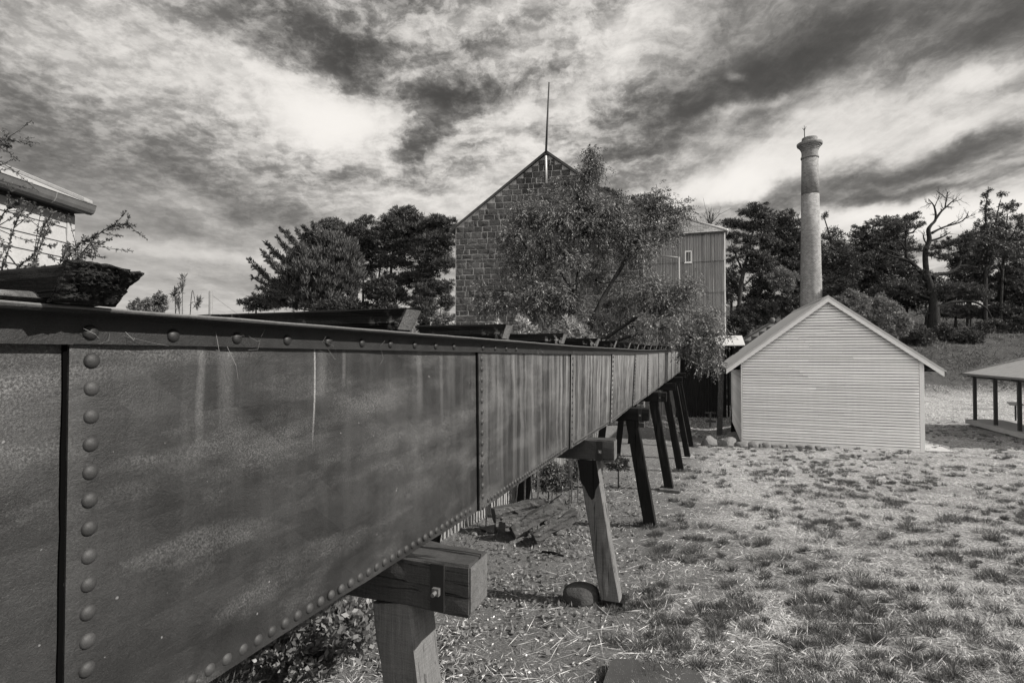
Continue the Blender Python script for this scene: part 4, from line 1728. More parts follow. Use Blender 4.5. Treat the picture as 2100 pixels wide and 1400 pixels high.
# ------------------------------------------------------------------ CORRUGATED TOWER beside the mill
def build_tower():
    Z = 33.0
    c = P(1486, 474, Z)                      # right eave corner
    zb = -4.7
    W, D = 6.2, 5.0
    e1 = -N
    base = np.array([c[0], c[1], zb]) + e1 * W / 2
    t = thing('iron_clad_tower', 'tall corrugated iron clad tower with a low slate roof and a small white window', 'tower', base)

    def pt(u, v, z):
        return np.array([c[0], c[1], 0]) + e1 * u + T * v + UP * z
    body = MB()
    body.obox(pt(W, 0.06, zb), N * W, T * D, UP * (c[2] - zb - 0.02))
    body.build('frame_wall', 'trim_dark', t)
    rng = np.random.default_rng(4)
    # sheets: width 0.61, rows 1.93 high, each lapped and slightly proud
    sw, rh = 0.612, 1.93
    z1 = c[2] - 0.03
    row = 0
    rows = [c[2] - 0.03]
    zr = P(1486, 534, Z)[2]
    while zr > zb:
        rows.append(zr)
        zr -= rh
    rows.append(zb)
    for r in range(len(rows) - 1):
        zt, zl = rows[r], rows[r + 1]
        mb = MB()
        nsh = int(W / sw) + 1
        for s in range(nsh):
            u0, u1 = s * sw, min((s + 1) * sw - 0.006, W)
            if u1 - u0 < 0.05:
                continue
            n = max(4, int((u1 - u0) / 0.0125))
            off = 0.012 * (s % 2) + rng.uniform(0, 0.004)
            vs = []
            for k in range(n + 1):
                u = u0 + (u1 - u0) * k / n
                d = 0.019 * math.sin(2 * math.pi * u / 0.102)
                vs.append(pt(u, -0.012 - off + d, zt + (0.03 if r else 0)))
                vs.append(pt(u, -0.065 - off + d, zl))
            fs = [(2 * k + 1, 2 * k, 2 * k + 2, 2 * k + 3) for k in range(n)]
            mb.add(vs, fs)
        mb.build('wall_sheet', 'corrugated', t, smooth=True)
    # right return wall
    sb = MB()
    sb.obox(pt(-0.01, 0.02, zb), T * D, -e1 * -0.02, UP * (c[2] - zb - 0.03))
    sb.build('side_wall', 'corrugated', t)
    cp = MB()
    cp.obox(pt(0.035, -0.055, zb), -e1 * 0.075, T * 0.07, UP * (c[2] - zb))
    cp.build('corner_post', 'trim_white', t)
    # hipped roof
    ap = P(1404, 438, Z + 2.0)
    ov = 0.16
    f0, f1 = pt(-ov, -ov, c[2]), pt(W + ov, -ov, c[2])
    b0, b1 = pt(-ov, D + ov, c[2]), pt(W + ov, D + ov, c[2])
    rz = ap[2]
    r0, r1 = pt(2.5, D / 2, rz), pt(W - 2.5, D / 2, rz)
    rb = MB()
    rb.add([f0, f1, b0, b1, r0, r1], [(1, 0, 4, 5), (0, 2, 4), (2, 3, 5, 4), (3, 1, 5), (0, 1, 3, 2)])
    rb.build('slate_roof', 'slate', t)
    hp = MB()
    for a, b in ((f0, r0), (b0, r0), (f1, r1), (r0, r1)):
        hp.tube([a + UP * 0.02, b + UP * 0.03], 0.075, 6)
    hp.build('hip_capping', 'roof_metal', t, smooth=True)
    ev = MB()
    ev.obox(f1 + UP * -0.10, f0 - f1, T * 0.04, UP * 0.09)
    ev.build('fascia', 'trim_dark', t)
    # window
    wc = P(1411.5, 526, Z + 0.55)
    u = float(np.dot(wc - pt(0, 0, 0), e1))
    ww, wh = 0.30, 0.62
    fr = MB()
    z0 = wc[2] - wh / 2
    fr.obox(pt(u + ww / 2 + 0.05, -0.09, z0 - 0.05), N * (ww + 0.10), T * 0.05, UP * 0.055)
    fr.obox(pt(u + ww / 2 + 0.05, -0.09, z0 + wh), N * (ww + 0.10), T * 0.05, UP * 0.06)
    fr.obox(pt(u + ww / 2 + 0.05, -0.09, z0 + 0.006), N * 0.05, T * 0.05, UP * (wh - 0.008))
    fr.obox(pt(u - ww / 2, -0.09, z0 + 0.006), N * 0.05, T * 0.05, UP * (wh - 0.008))
    fr.obox(pt(u + ww / 2 + 0.09, -0.12, z0 - 0.09), N * (ww + 0.18), T * 0.08, UP * 0.038)
    wo = fr.build('window', 'trim_white', t)
    gl = MB()
    gl.obox(pt(u + ww / 2 - 0.002, -0.062, z0 + 0.006), N * (ww - 0.004), T * 0.006, UP * (wh - 0.008))
    gl.build('pane', 'glass_dark', wo)
    # water pipe: along and down
    pa, pb = P(1352, 526, Z + 1.2), P(1392.5, 530, Z + 0.7)
    for q in (pa, pb):
        q -= T * 0.25
    pc = np.array([pb[0], pb[1], zb + 1])
    pp = MB()
    pp.tube([pa, pb], 0.06, 8)
    pp.tube([pb + UP * 0.05, pc], 0.07, 8)
    pp.build('water_pipe', 'pole_grey', t, smooth=True)


# ------------------------------------------------------------------ dark wheel-pit shelter at the tower's foot
def build_lean_to():
    q = P(1512, 707, 30.5)
    e1 = -N
    zb = -4.9
    W = 3.3
    base = np.array([q[0], q[1], zb])
    t = thing('timber_lean_to', 'dark open timber lean-to with a pale iron roof between the tower and the white shed', 'lean-to', base)

    def pt(u, v, z):
        return np.array([q[0], q[1], 0]) + e1 * u + T * v + UP * z
    rb = MB()
    rb.prism([pt(-0.4, -0.2, q[2] - 0.05), pt(W, -0.2, q[2] - 0.05), pt(W, 2.4, q[2] + 0.55), pt(-0.4, 2.4, q[2] + 0.55)], UP * 0.04)
    rb.build('roof', 'roof_metal', t)
    bb = MB()
    k = 0
    u = -0.4
    rng = np.random.default_rng(2)
    while u < W:
        bb.obox(pt(u + 0.17, 2.2 + rng.uniform(0, 0.03), zb), N * 0.165, T * 0.03, UP * (q[2] - zb + 0.42))
        u += 0.175
    bb.build('back_wall', 'wood_dark_board', t)
    sb = MB()
    u = 0.0
    while u < 2.2:
        sb.obox(pt(-0.38, u, zb), T * 0.17, N * 0.03, UP * (q[2] - zb - 0.12 + 0.2 * u / 2.2))
        u += 0.175
    sb.build('side_wall', 'wood_dark_board', t)
    pm = P(1477, 800, 29.6)
    for (x, rough) in ((1477, 0.016), (1506, 0.004)):
        a = P(x - 2, 872, 29.6)
        b = P(x + 4, 712, 29.6)
        a[2] = gz(a[0], a[1]) - 0.05
        mb = MB()
        mb.timber(a, b, 0.26, 0.24, N, rng, 14, rough)
        mb.build('post', 'wood_sleeper' if rough < 0.01 else 'wood_old', t)
    # rails and a broken gate
    gt = P(1456, 870, 29.0)
    g = thing('timber_gate', 'small weathered timber gate leaning in the shade under the lean-to', 'gate', (gt[0], gt[1], gz(gt[0], gt[1])))
    for yy in (846, 863):
        mb = MB()
        mb.timber(P(1446, yy, 29.0), P(1468, yy + 1, 29.0), 0.10, 0.035, UP, rng, 4, 0.002)
        mb.build('rail', 'wood_old', g)
    mb = MB()
    mb.timber(P(1456, 876, 28.95), P(1457, 845, 28.95), 0.09, 0.04, N, rng, 4, 0.002)
    mb.build('stile', 'wood_old', g)


# ------------------------------------------------------------------ small bluestone outbuilding behind the shed
def build_outbuilding():
    Z = 38.0
    ap = P(1584, 662, Z)
    zb = -4.2
    hw, D = 2.75, 6.0
    base = np.array([ap[0], ap[1], zb])
    t = thing('stone_outbuilding', 'low dark stone outbuilding with a round knob on its gable peeping over the shed roof', 'outbuilding', base)
    rng = np.random.default_rng(6)

    def pt(u, v, z):
        return np.array([ap[0], ap[1], 0]) + N * u + T * v + UP * z
    ev = ap[2] - 0.66 * hw
    b = MB()
    b.prism([pt(-hw, 0, zb), pt(hw, 0, zb), pt(hw, 0, ev), pt(0, 0, ap[2]), pt(-hw, 0, ev)], T * D)
    b.build('mortar_wall', 'mortar', t)
    st = MB()
    z = zb
    while z < ap[2] - 0.2:
        h = rng.uniform(0.24, 0.34)
        lim = hw if z + h < ev else hw * (ap[2] - z - h) / (ap[2] - ev)
        u = -lim
        while u < lim - 0.05:
            w = min(rng.uniform(0.3, 0.7), lim - u)
            x0, x1, y0, y1 = u + 0.012, u + w - 0.012, z + 0.012, z + h - 0.012
            if x1 - x0 > 0.05:
                fr = [pt(x0, -0.002, y0), pt(x1, -0.002, y0), pt(x1, -0.002, y1), pt(x0, -0.002, y1)]
                cc = sum(fr) / 4
                fo = [cc + (p - cc) * 0.92 - T * rng.uniform(0.015, 0.04) for p in fr]
                st.add(fr + fo, [(0, 1, 5, 4), (1, 2, 6, 5), (2, 3, 7, 6), (3, 0, 4, 7), (4, 5, 6, 7)])
            u += w
        z += h
    st.build('stonework', 'bluestone', t)
    sl = (ap[2] - ev) / hw
    for sg in (-1, 1):
        r = MB()
        a, c = pt(0, 0.05, ap[2] + 0.04), pt(sg * (hw + 0.2), 0.05, ev - 0.2 * sl + 0.04)
        r.prism([a, c, c + UP * 0.05, a + UP * 0.05], T * D)
        r.build('roof_slope', 'slate', t)
        cp = MB()
        a, c = pt(sg * 0.16, -0.06, ap[2] - 0.07), pt(sg * (hw + 0.2), -0.06, ev - 0.2 * sl + 0.035)
        cp.prism([a, c, c + UP * 0.075, a + UP * 0.075], T * 0.105)
        cp.build('coping', 'fieldstone', t)
    k = MB()
    k.lathe(pt(0, 0.05, ap[2] - 0.05), [(0.12, 0), (0.12, 0.12), (0.17, 0.16), (0.19, 0.26), (0.16, 0.36), (0.08, 0.42), (0.01, 0.43)], 14)
    k.build('finial', 'fieldstone', t, smooth=True)


# ------------------------------------------------------------------ BRICK CHIMNEY
def lathe_uv(name, c, prof, mat, parent, sides=48, smooth=True):
    """lathe with bricks laid by real size: u = metres round, v = metres up"""
    mb = MB()
    mb.lathe(c, prof, sides, True)
    o = mb.build(name, mat, parent, smooth)
    me = o.data
    if smooth:
        for p in me.polygons:
            if len(p.vertices) > 4:
                p.use_smooth = False
    uvl = me.uv_layers.new(name='UVMap')
    base = np.array(c) - root_loc(parent)
    r0 = max(r for r, z in prof)
    for p in me.polygons:
        angs = []
        for li in p.loop_indices:
            co = me.vertices[me.loops[li].vertex_index].co
            angs.append(math.atan2(co.y - base[1], co.x - base[0]))
        ref = angs[0]
        for li, a in zip(p.loop_indices, angs):
            while a - ref > math.pi:
                a -= 2 * math.pi
            while a - ref < -math.pi:
                a += 2 * math.pi
            co = me.vertices[me.loops[li].vertex_index].co
            uvl.data[li].uv = ((a + 10) * r0 * 1.0, co.z)
    return o


def build_chimney():
    Z = 45.0
    k = Z / FOC
    cx = P(1664, 640, Z)
    zb = -4.0
    c = np.array([cx[0], cx[1], zb])
    t = thing('brick_chimney', 'tall round tapering brick chimney with a flared cap behind the white shed', 'chimney', c)
    zz = lambda py: P(1664, py, Z)[2] - zb
    rb = 20.3 * k
    r = lambda py: (15.4 + (20.4 - 15.4) * (py - 325) / (635 - 325)) * k
    lathe_uv('shaft', c, [(r(820), 0), (r(640), zz(640)), (r(500), zz(500)), (r(400), zz(400))], 'brick_pale', t)
    lathe_uv('upper_shaft', c, [(r(400) * 1.0, zz(400) + 0.002), (r(325), zz(325))], 'brick_dark', t)
    lathe_uv('band', c, [(15.4 * k, zz(325.5)), (16.8 * k, zz(325.3)), (17.0 * k, zz(324)), (16.8 * k, zz(322.4)), (15.4 * k, zz(322))], 'brick_dark', t, smooth=False)
    prof = [(15.4, 322), (15.2, 315), (15.6, 309), (16.4, 309), (16.6, 306), (17.8, 305.8), (18.2, 302.6), (20.0, 302.4), (20.6, 299.6), (23.2, 299.2), (24.0, 297), (24.0, 294.6), (22.6, 293.6), (14.6, 292.4)]
    lathe_uv('flared_cap', c, [(a * k, zz(b)) for a, b in prof], 'brick_dark', t, smooth=False)
    lathe_uv('collar', c, [(14.6 * k, zz(292.6)), (14.6 * k, zz(284.6)), (14.2 * k, zz(283.6)), (11.6 * k, zz(283.6)), (11.6 * k, zz(290))], 'brick_dark', t, smooth=False)
    # lightning rod with three points
    m = MB()
    b = P(1650.5, 295, Z - 0.2)
    tp = P(1649.5, 263, Z - 0.2)
    m.tube([b, tp], 0.035, 6)
    m.tube([tp - UP * 0.2, tp + N * 0.14 + UP * 0.12], 0.02, 5)
    m.tube([tp - UP * 0.2, tp - N * 0.14 + UP * 0.02], 0.02, 5)
    m.tube([tp - UP * 0.1, tp + UP * 0.2], 0.02, 5)
    m.build('lightning_rod', 'post_dark', t)


# ------------------------------------------------------------------ open picnic shelter
def build_shelter():
    p1 = P(2000, 862, 28.3)
    A, B = -T, N
    base = p1.copy()
    base[2] = gz(p1[0], p1[1])
    t = thing('open_shelter', 'open shelter with a hipped iron roof on dark posts over a concrete floor', 'shelter', base)
    zf = p1[2] + 0.03
    SP, WD, NP = 2.11, 4.2, 5
    ze = zf + 2.42
    fl = MB()
    fl.obox(p1 * 1.0 - A * 0.35 - B * 0.30 + UP * (zf - p1[2] - 0.22), A * (SP * (NP - 1) + 0.7), B * (WD + 0.6), UP * 0.22)
    fl.build('concrete_floor', 'concrete', t)
    for j in range(2):
        for i in range(NP):
            m = MB()
            q = p1 + A * SP * i + B * WD * j
            q[2] = zf
            m.cbox(q + UP * 1.18, N, T, UP, 0.13, 0.13, 2.36)
            m.build('post', 'post_dark', t)
    pl = MB()
    for j in range(2):
        q = p1 + B * WD * j - A * 0.3
        q[2] = ze - 0.14
        pl.cbox(q + A * (SP * (NP - 1) + 0.6) / 2, A, B, UP, SP * (NP - 1) + 0.6, 0.07, 0.18)
    pl.build('plate_beam', 'trim_dark', t)
    for i in range(NP):
        m = MB()
        q = p1 + A * SP * i
        q[2] = ze - 0.11
        m.cbox(q + B * WD / 2, B, A, UP, WD + 0.62, 0.09, 0.13)
        m.build('cross_beam', 'trim_dark', t)
    ov = 0.42
    c0 = p1 - A * ov - B * ov
    c0[2] = ze
    La, Wb = SP * (NP - 1) + 2 * ov, WD + 2 * ov
    tanp = 0.42
    rise = Wb / 2 * tanp
    e00, e10, e01, e11 = c0, c0 + A * La, c0 + B * Wb, c0 + A * La + B * Wb
    r0, r1 = c0 + A * Wb / 2 + B * Wb / 2 + UP * rise, c0 + A * (La - Wb / 2) + B * Wb / 2 + UP * rise

    def slope(o, ax, ln, inn, up_to, cut0, cut1):
        """corrugated slope: ribs run from the eave up; ends cut by the hips"""
        mb = MB()
        n = int(ln / 0.038)
        vs = []
        for k in range(n + 1):
            s = ln * k / n
            reach = min(up_to, s if cut0 else up_to, (ln - s) if cut1 else up_to)
            bm = 0.011 * (1 if k % 2 else -1)
            for f in (0, 1):
                d = reach * f
                vs.append(o + ax * s + inn * d + UP * (d * tanp + bm))
        mb.add(vs, [(2 * k, 2 * k + 2, 2 * k + 3, 2 * k + 1) for k in range(n)])
        mb.build('roof_slope', 'roof_iron', t)
    slope(e00, A, La, B, Wb / 2, True, True)
    slope(e01, A, La, -B, Wb / 2, True, True)
    slope(e00, B, Wb, A, Wb / 2, True, True)
    slope(e10, B, Wb, -A, Wb / 2, True, True)
    hp = MB()
    for a, b in ((e00, r0), (e01, r0), (e10, r1), (e11, r1), (r0, r1)):
        hp.tube([a + UP * 0.02, b + UP * 0.03], 0.05, 6)
    hp.build('hip_capping', 'roof_iron', t, smooth=True)
    fa = MB()
    for a, b in ((e00, e10), (e01, e11), (e00, e01), (e10, e11)):
        d = (b - a) / np.linalg.norm(b - a)
        fa.tube([a - UP * 0.05 + d * 0.01, b - UP * 0.05 - d * 0.01], 0.055, 6)
    fa.build('gutter', 'gutter_metal', t, smooth=True)
    # lectern sign beyond
    s = P(2083, 857, 30.5)
    s[2] = gz(s[0], s[1])
    g = thing('lectern_sign', 'small dark lectern sign on a single post on the grass beyond the shelter', 'sign', s)
    m = MB()
    m.tube([s, s + UP * 0.86], 0.045, 6)
    m.build('post', 'post_dark', g)
    m = MB()
    c = s + UP * 0.9
    m.prism([c - N * 0.32 - T * 0.18 - UP * 0.02, c + N * 0.32 - T * 0.18 - UP * 0.02, c + N * 0.32 + T * 0.18 + UP * 0.12, c - N * 0.32 + T * 0.18 + UP * 0.12], UP * 0.03)
    m.build('panel', 'trim_dark', g)


# ------------------------------------------------------------------ cottage at the upper left
def build_cottage():
    Zc = 7.0
    k = P(147, 430, Zc)
    X0 = k[0]                                # wall plane x = X0, facing +x; far corner at y = Zc
    soff = P(147, 437, Zc)[2]
    zb = gz(X0, Zc)
    near = 1.2
    base = np.array([X0 - 1.5, (Zc + near) / 2, zb])
    t = thing('weatherboard_cottage', 'white weatherboard cottage corner with rusty gutter and corrugated roof behind the flume', 'cottage', base)
    rng = np.random.default_rng(31)
    ex = np.array([1.0, 0, 0])
    ey = np.array([0, 1.0, 0])
    depth = 5.0
    b = MB()
    b.obox((X0 - depth, near, zb), ex * (depth - 0.03), ey * (Zc - near - 0.03), UP * (soff - zb - 0.01))
    b.build('wall_core', 'core_grey', t)
    m = MB()
    z = soff - 0.02
    bh = 0.192
    while z > zb:
        o = np.array([X0, near, z - bh])
        m.prism([o + ex * 0.020, o + ex * 0.004 + UP * bh, o - ex * 0.02 + UP * bh, o - ex * 0.02], ey * (Zc - near - 0.10))
        z -= bh
    m.build('weatherboards', 'cottage_board', t)
    m = MB()
    m.obox((X0 - 0.10, Zc - 0.095, zb), ex * 0.125, ey * 0.12, UP * (soff - zb - 0.02))
    m.build('corner_board', 'cottage_board', t)
    # eaves: soffit, fascia, quad gutter
    ov = 0.15
    e = P(198, 435, Zc + 0.30)
    ye = Zc + 0.07
    m = MB()
    m.obox((X0 - 0.0, near, soff), ex * ov, ey * (ye - near - 0.03), UP * 0.014)
    m.build('soffit', 'trim_dark', t)
    m = MB()
    m.obox((X0 + 0.004, near, soff - 0.045), ex * 0.03, ey * (Zc - near), UP * 0.04)
    m.build('eave_moulding', 'trim_dark', t)
    g = MB()
    prof = [(0, 0.0), (0.05, -0.008), (0.085, 0.012), (0.105, 0.05), (0.118, 0.108), (0.126, 0.113), (0.120, 0.120), (0.0, 0.112)]
    x1 = X0 + ov
    poly = [np.array([x1 + a, near, soff - 0.005 + z]) for a, z in prof]
    g.prism(poly, ey * (ye - near))
    g.build('gutter', 'gutter_metal', t)
    br = MB()
    for y in (ye - 0.62, ye - 1.62, ye - 2.6):
        br.tube([np.array([x1 + a * 1.01 + 0.003, y, soff - 0.006 + z * 1.0]) for a, z in prof[1:6]], 0.006, 5)
    br.build('gutter_strap', 'pole_grey', t)
    # corrugated roof, ribs up the slope
    tanp = 0.42
    m = MB()
    n = int((ye - near) / 0.019)
    vs = []
    for i in range(n + 1):
        y = near + (ye - near) * i / n
        bm = 0.009 * math.sin(2 * math.pi * y / 0.076)
        for d in (0.0, 3.2):
            vs.append((x1 + 0.06 - d, y, soff + 0.128 + d * tanp + bm))
    m.add(vs, [(2 * i, 2 * i + 2, 2 * i + 3, 2 * i + 1) for i in range(n)])
    m.build('roof_sheet', 'roof_iron', t, smooth=True)
    vg = MB()
    o = np.array([x1 + 0.05, ye - 0.12, soff + 0.150])
    q = o + np.array([-3.2, 0, 3.2 * tanp])
    vg.prism([o, q, q + UP * 0.035, o + UP * 0.035], ey * 0.14)
    vg.build('verge_roll', 'roof_iron', t)
    bb = MB()
    o2 = np.array([x1 + 0.02, ye - 0.02, soff + 0.10])
    q2 = o2 + np.array([-3.2, 0, 3.2 * tanp])
    bb.prism([o2, q2, q2 - UP * 0.12, o2 - UP * 0.085], -ey * 0.025)
    bb.build('barge_board', 'gutter_metal', t)
# ------------------------------------------------------------------ rocks, timbers, posts
def rock(name, label, cat, c, r, mat, seed, group=None, flat=0.75, sub=2):
    rng = np.random.default_rng(seed)
    import bmesh
    bm = bmesh.new()
    bmesh.ops.create_icosphere(bm, subdivisions=(sub + 2 if name == 'boulder' else sub + 1), radius=1.0)
    d = [rng.normal(size=3) for _ in range(7)]
    d = [x / np.linalg.norm(x) for x in d]
    cut = rng.uniform(0.45, 0.85, 7) if name != 'boulder' else rng.uniform(0.86, 1.02, 7)
    ph = rng.uniform(0, 6, 3)
    v = []
    for p in bm.verts:
        q = np.array(p.co)
        for dd, cc in zip(d, cut):
            s = np.dot(q, dd)
            if s > cc:
                q = q - dd * (s - cc) * 0.85
        q *= 1 + 0.05 * math.sin(3.1 * q[0] + ph[0]) * math.cos(2.7 * q[1] + ph[1]) + 0.03 * math.sin(6 * q[2] + ph[2])
        v.append(np.asarray(c) + q * np.array(r) + UP * 0.0)
    f = [tuple(x.index for x in fc.verts) for fc in bm.faces]
    bm.free()
    o = mesh_obj(name, np.array(v), f, mat, smooth=(name == 'boulder'), loc=np.asarray(c, float) - UP * r[2])
    return tag(o, label, cat, group)


def build_small_things():
    rng = np.random.default_rng(77)
    # round boulder at the second trestle's foot
    c = on_ground(1200, 1246)
    rock('boulder', 'smooth round boulder on the ground beside the grey trestle leg', 'boulder', c + np.array([-0.02, 0.16, 0.055]), (0.185, 0.15, 0.125), 'boulder', 5)
    # row of rubble stones at the shed's foot
    spots = [(1458, 928, 17, 16), (1474, 926, 10, 9), (1480, 913, 11, 11), (1497, 917, 17, 15), (1512, 926, 9, 6), (1521, 913, 13, 8), (1534, 924, 10, 7), (1546, 914, 12, 8),
             (1560, 921, 9, 7), (1572, 916, 10, 7), (1588, 920, 11, 6), (1604, 917, 9, 6), (1622, 919, 12, 7), (1641, 921, 10, 6), (1660, 921, 11, 6), (1678, 923, 9, 5), (1468, 941, 9, 6)]
    lab = ['tall upright stone at the end of the rubble edging beside the trestle legs', 'small stone between the two tallest edging stones', 'pale stone set back behind the big edging stones',
           'big blocky stone in the edging just off the shed corner', 'small flat stone in front of the blocky edging stone', 'pale flat stone below the shed corner board',
           'small angular stone under the shed corner', 'wide stone tucked against the shed wall beside the corner', 'small tilted stone in the edging along the shed',
           'rounded stone in the edging along the shed, tenth from the trestle', 'pale oblong stone in the edging along the shed', 'dark small stone in the edging along the shed, sixth from its far end',
           'wide dark stone in the edging along the shed', 'dark rounded stone in the edging along the shed, fourth from its far end', 'dark stone in the edging along the shed, third from its far end',
           'last little dark stone of the edging along the shed', 'low stone lying loose in the grass before the tall upright stone']
    for i, (px, py, rx, ry) in enumerate(spots):
        Z = 21.6 - (px - 1525) * 0.0042
        q = P(px, py, Z)
        k = Z / FOC
        g = gz(q[0], q[1])
        q[2] = max(g, q[2]) if q[2] - g < 0.3 else g + 0.05
        rock('edging_stone', lab[i], 'stone', q, (rx * k * 1.25, rx * k, ry * k * 1.3), 'fieldstone', 100 + i, 'rubble stones edging the shed')
    # pile of rotten timbers under the flume
    logs = [((1012, 1062), (1120, 1042), 8.3, 0.20, 0.16, 'grey rotten timber baulk lying at the back of the pile under the flume'),
            ((1105, 1072), (1160, 1036), 8.25, 0.19, 0.15, 'broken squared timber propped up on top of the pile under the flume'),
            ((1050, 1098), (1135, 1050), 7.95, 0.17, 0.13, 'split timber slab sloping down at the middle of the pile'),
            ((1095, 1112), (1185, 1062), 7.7, 0.12, 0.10, 'pale crumbling timber strip at the front of the pile'),
            ((1030, 1086), (1075, 1078), 7.9, 0.13, 0.10, 'short dark timber stub poking out of the pile')]
    for (a, b, Z, w, h, l) in logs:
        qa, qb = P(a[0], a[1], Z), P(b[0], b[1], Z + 0.25)
        m = MB()
        m.timber(qa + UP * 0.05, qb + UP * 0.08, w * 1.25, h * 1.3, T, rng, 12, 0.016, rag1=0.07, chamf=0.016)
        o = mesh_obj('rotten_timber', np.array(m.v), m.f, 'wood_old', loc=np.array([qa[0], qa[1], gz(qa[0], qa[1])]))
        tag(o, l, 'timber', 'rotten timbers heaped under the flume')
    for i, (px, py, r, l) in enumerate([(1062, 1097, 0.11, 'rough stone wedged low in the timber pile'), (1170, 1068, 0.10, 'flat pale stone beside the timber pile'), (1150, 1098, 0.09, 'small pale stone in front of the timber pile'),
                                        (1005, 1092, 0.13, 'mossy stone standing just off the timber pile beneath the flume'), (972, 1098, 0.06, 'little white stone near the cap of the first trestle')]):
        q = on_ground(px, py)
        rock('loose_stone', l, 'stone', q + UP * r * 0.3, (r * 1.3, r, r * 0.7), 'fieldstone', 300 + i, 'stones about the timber pile')
    # a charred stick lying on the ground
    q, q2 = on_ground(1112, 1137), on_ground(1156, 1143)
    m = MB()
    m.tube([q + UP * 0.02, (q + q2) / 2 + UP * 0.035, q2 + UP * 0.02], [0.02, 0.022, 0.012], 6)
    o = mesh_obj('fallen_stick', np.array(m.v), m.f, 'wood_leg_dark', loc=q)
    tag(o, 'charred short stick lying on bare earth between the first two trestles', 'stick')
    # perforated dark sheet at the bottom edge of the frame
    c0 = [(1252, 1378), (1262, 1370), (1285, 1372), (1300, 1373), (1316, 1374), (1320, 1379), (1322, 1374), (1340, 1375), (1365, 1378), (1400, 1385), (1428, 1391), (1440, 1398), (1446, 1420), (1440, 1450), (1340, 1462), (1230, 1450), (1236, 1420)]
    poly = []
    for (px, py) in c0:
        q = on_ground(px, py)
        poly.append(q)
    zc = max(p[2] for p in poly) + 0.035
    poly = [np.array([p[0], p[1], zc]) for p in poly]
    base = np.mean(poly, 0)
    t = thing('mesh_sheet', 'torn dark sheet of perforated mesh lying on the straw', 'mesh sheet', np.array([base[0], base[1], gz(base[0], base[1])]))
    m = MB()
    m.prism(poly, -UP * 0.02)
    m.build('sheet', 'mesh_mat', t)
    # post with stay wire beyond the flume
    a = P(432, 660, 25)
    a[2] = gz(a[0], a[1])
    b = P(432.5, 597, 25)
    t = thing('strainer_post', 'weathered round strainer post with a stay wire standing beyond the flume', 'post', a)
    m = MB()
    m.tube([a, (a + b) / 2, b], [0.10, 0.09, 0.088], 10)
    m.build('post', 'pole_grey', t, smooth=True)
    m = MB()
    w0, w1 = P(436, 606, 25), P(475, 635, 27)
    w2 = w0 + (w1 - w0) * 4
    m.tube([w0, w2], 0.008, 4)
    m.build('stay_wire', 'pole_grey', t)
    # paling fence behind the flume
    fa, fb = np.array([-1.55, 6.6]), np.array([1.75, 15.4])
    L = np.linalg.norm(fb - fa)
    t = thing('paling_fence', 'old grey paling fence with narrow leaning pickets seen beneath the flume', 'fence', (fa[0], fa[1], gz(*fa)))
    dxy = (fb - fa) / L
    nrm = np.array([dxy[1], -dxy[0], 0.0])
    d3 = np.array([dxy[0], dxy[1], 0.0])
    n = 82
    for i in range(n):
        p = fa + (fb - fa) * (i + 0.5) / n
        g = gz(*p)
        h = 1.02 + rng.uniform(-0.14, 0.10)
        lean = d3 * rng.normal(0, 0.05)
        m = MB()
        w = rng.uniform(0.052, 0.066)
        q = np.array([p[0], p[1], g - 0.03])
        tp = q + UP * h + lean
        m.prism([q - d3 * w / 2, q + d3 * w / 2, tp + d3 * w / 2 - UP * 0.03, tp + UP * 0.0, tp - d3 * w / 2 - UP * 0.02], nrm * 0.016)
        m.build('paling', 'wood_paling', t)
    for hz in (0.25, 0.80):
        m = MB()
        q0 = np.array([fa[0], fa[1], gz(*fa) + hz]) - nrm * 0.03
        pts = []
        for s in range(9):
            p = fa + (fb - fa) * s / 8
            pts.append(np.array([p[0], p[1], gz(*p) + hz]) - nrm * 0.03)
        m.tube(pts, 0.028, 5)
        m.build('rail', 'wood_paling', t)


def mat_mesh_sheet(nt):
    co = nt.n('ShaderNodeTexCoord').outputs['Object']
    v = nt.n('ShaderNodeTexVoronoi', {'feature': 'F1'}, Vector=co, Scale=62.0, Randomness=0.25).outputs['Distance']
    d = nt.ramp(v, [(0.16, 1.0), (0.24, 0.0)])
    a = nt.noise(co, 6, 4, 0.6)
    g = nt.mix(nt.m('MULTIPLY', d, 0.6), nt.mix(a, 0.025, 0.06), 0.22)
    return g, d, 0.002, None


material('mesh_mat', mat_mesh_sheet, rough=0.6, spec=0.35)


# ------------------------------------------------------------------ grass, straw and litter (nobody could count them)
def scatter_blades(name, mat, n, zone, ln, wd, flatness, seed, keep=None):
    rng = np.random.default_rng(seed)
    x0, x1, y0, y1, power = zone
    u = rng.uniform(0, 1, n)
    if power == 0:
        y = y0 + (y1 - y0) * u
    else:                                    # thinner with distance
        y = (y0 ** -power + (y1 ** -power - y0 ** -power) * u) ** (-1 / power)
    half = 1.12 * y + 1.6
    x = rng.uniform(np.maximum(x0, -half), np.minimum(x1, half))
    if keep is not None:
        m = keep(x, y, rng)
        x, y = x[m], y[m]
    n = len(x)
    z = ground_z(x, y)
    c = np.stack([x, y, z + rng.uniform(0.0, 0.02, n)], 1)
    a = rng.uniform(0, 2 * math.pi, n)
    up = np.abs(rng.normal(0, 1, n)) * flatness
    d = np.stack([np.cos(a), np.sin(a), up], 1)
    sc = 1 + np.clip(y - 8, 0, 20) * 0.05
    v, f = quads_from(c, d, ln * rng.uniform(0.5, 1.4, n) * sc, wd * rng.uniform(0.7, 1.3, n) * sc, rng)
    o = mesh_obj(name, v, f, mat)
    o['kind'] = 'stuff'
    return o


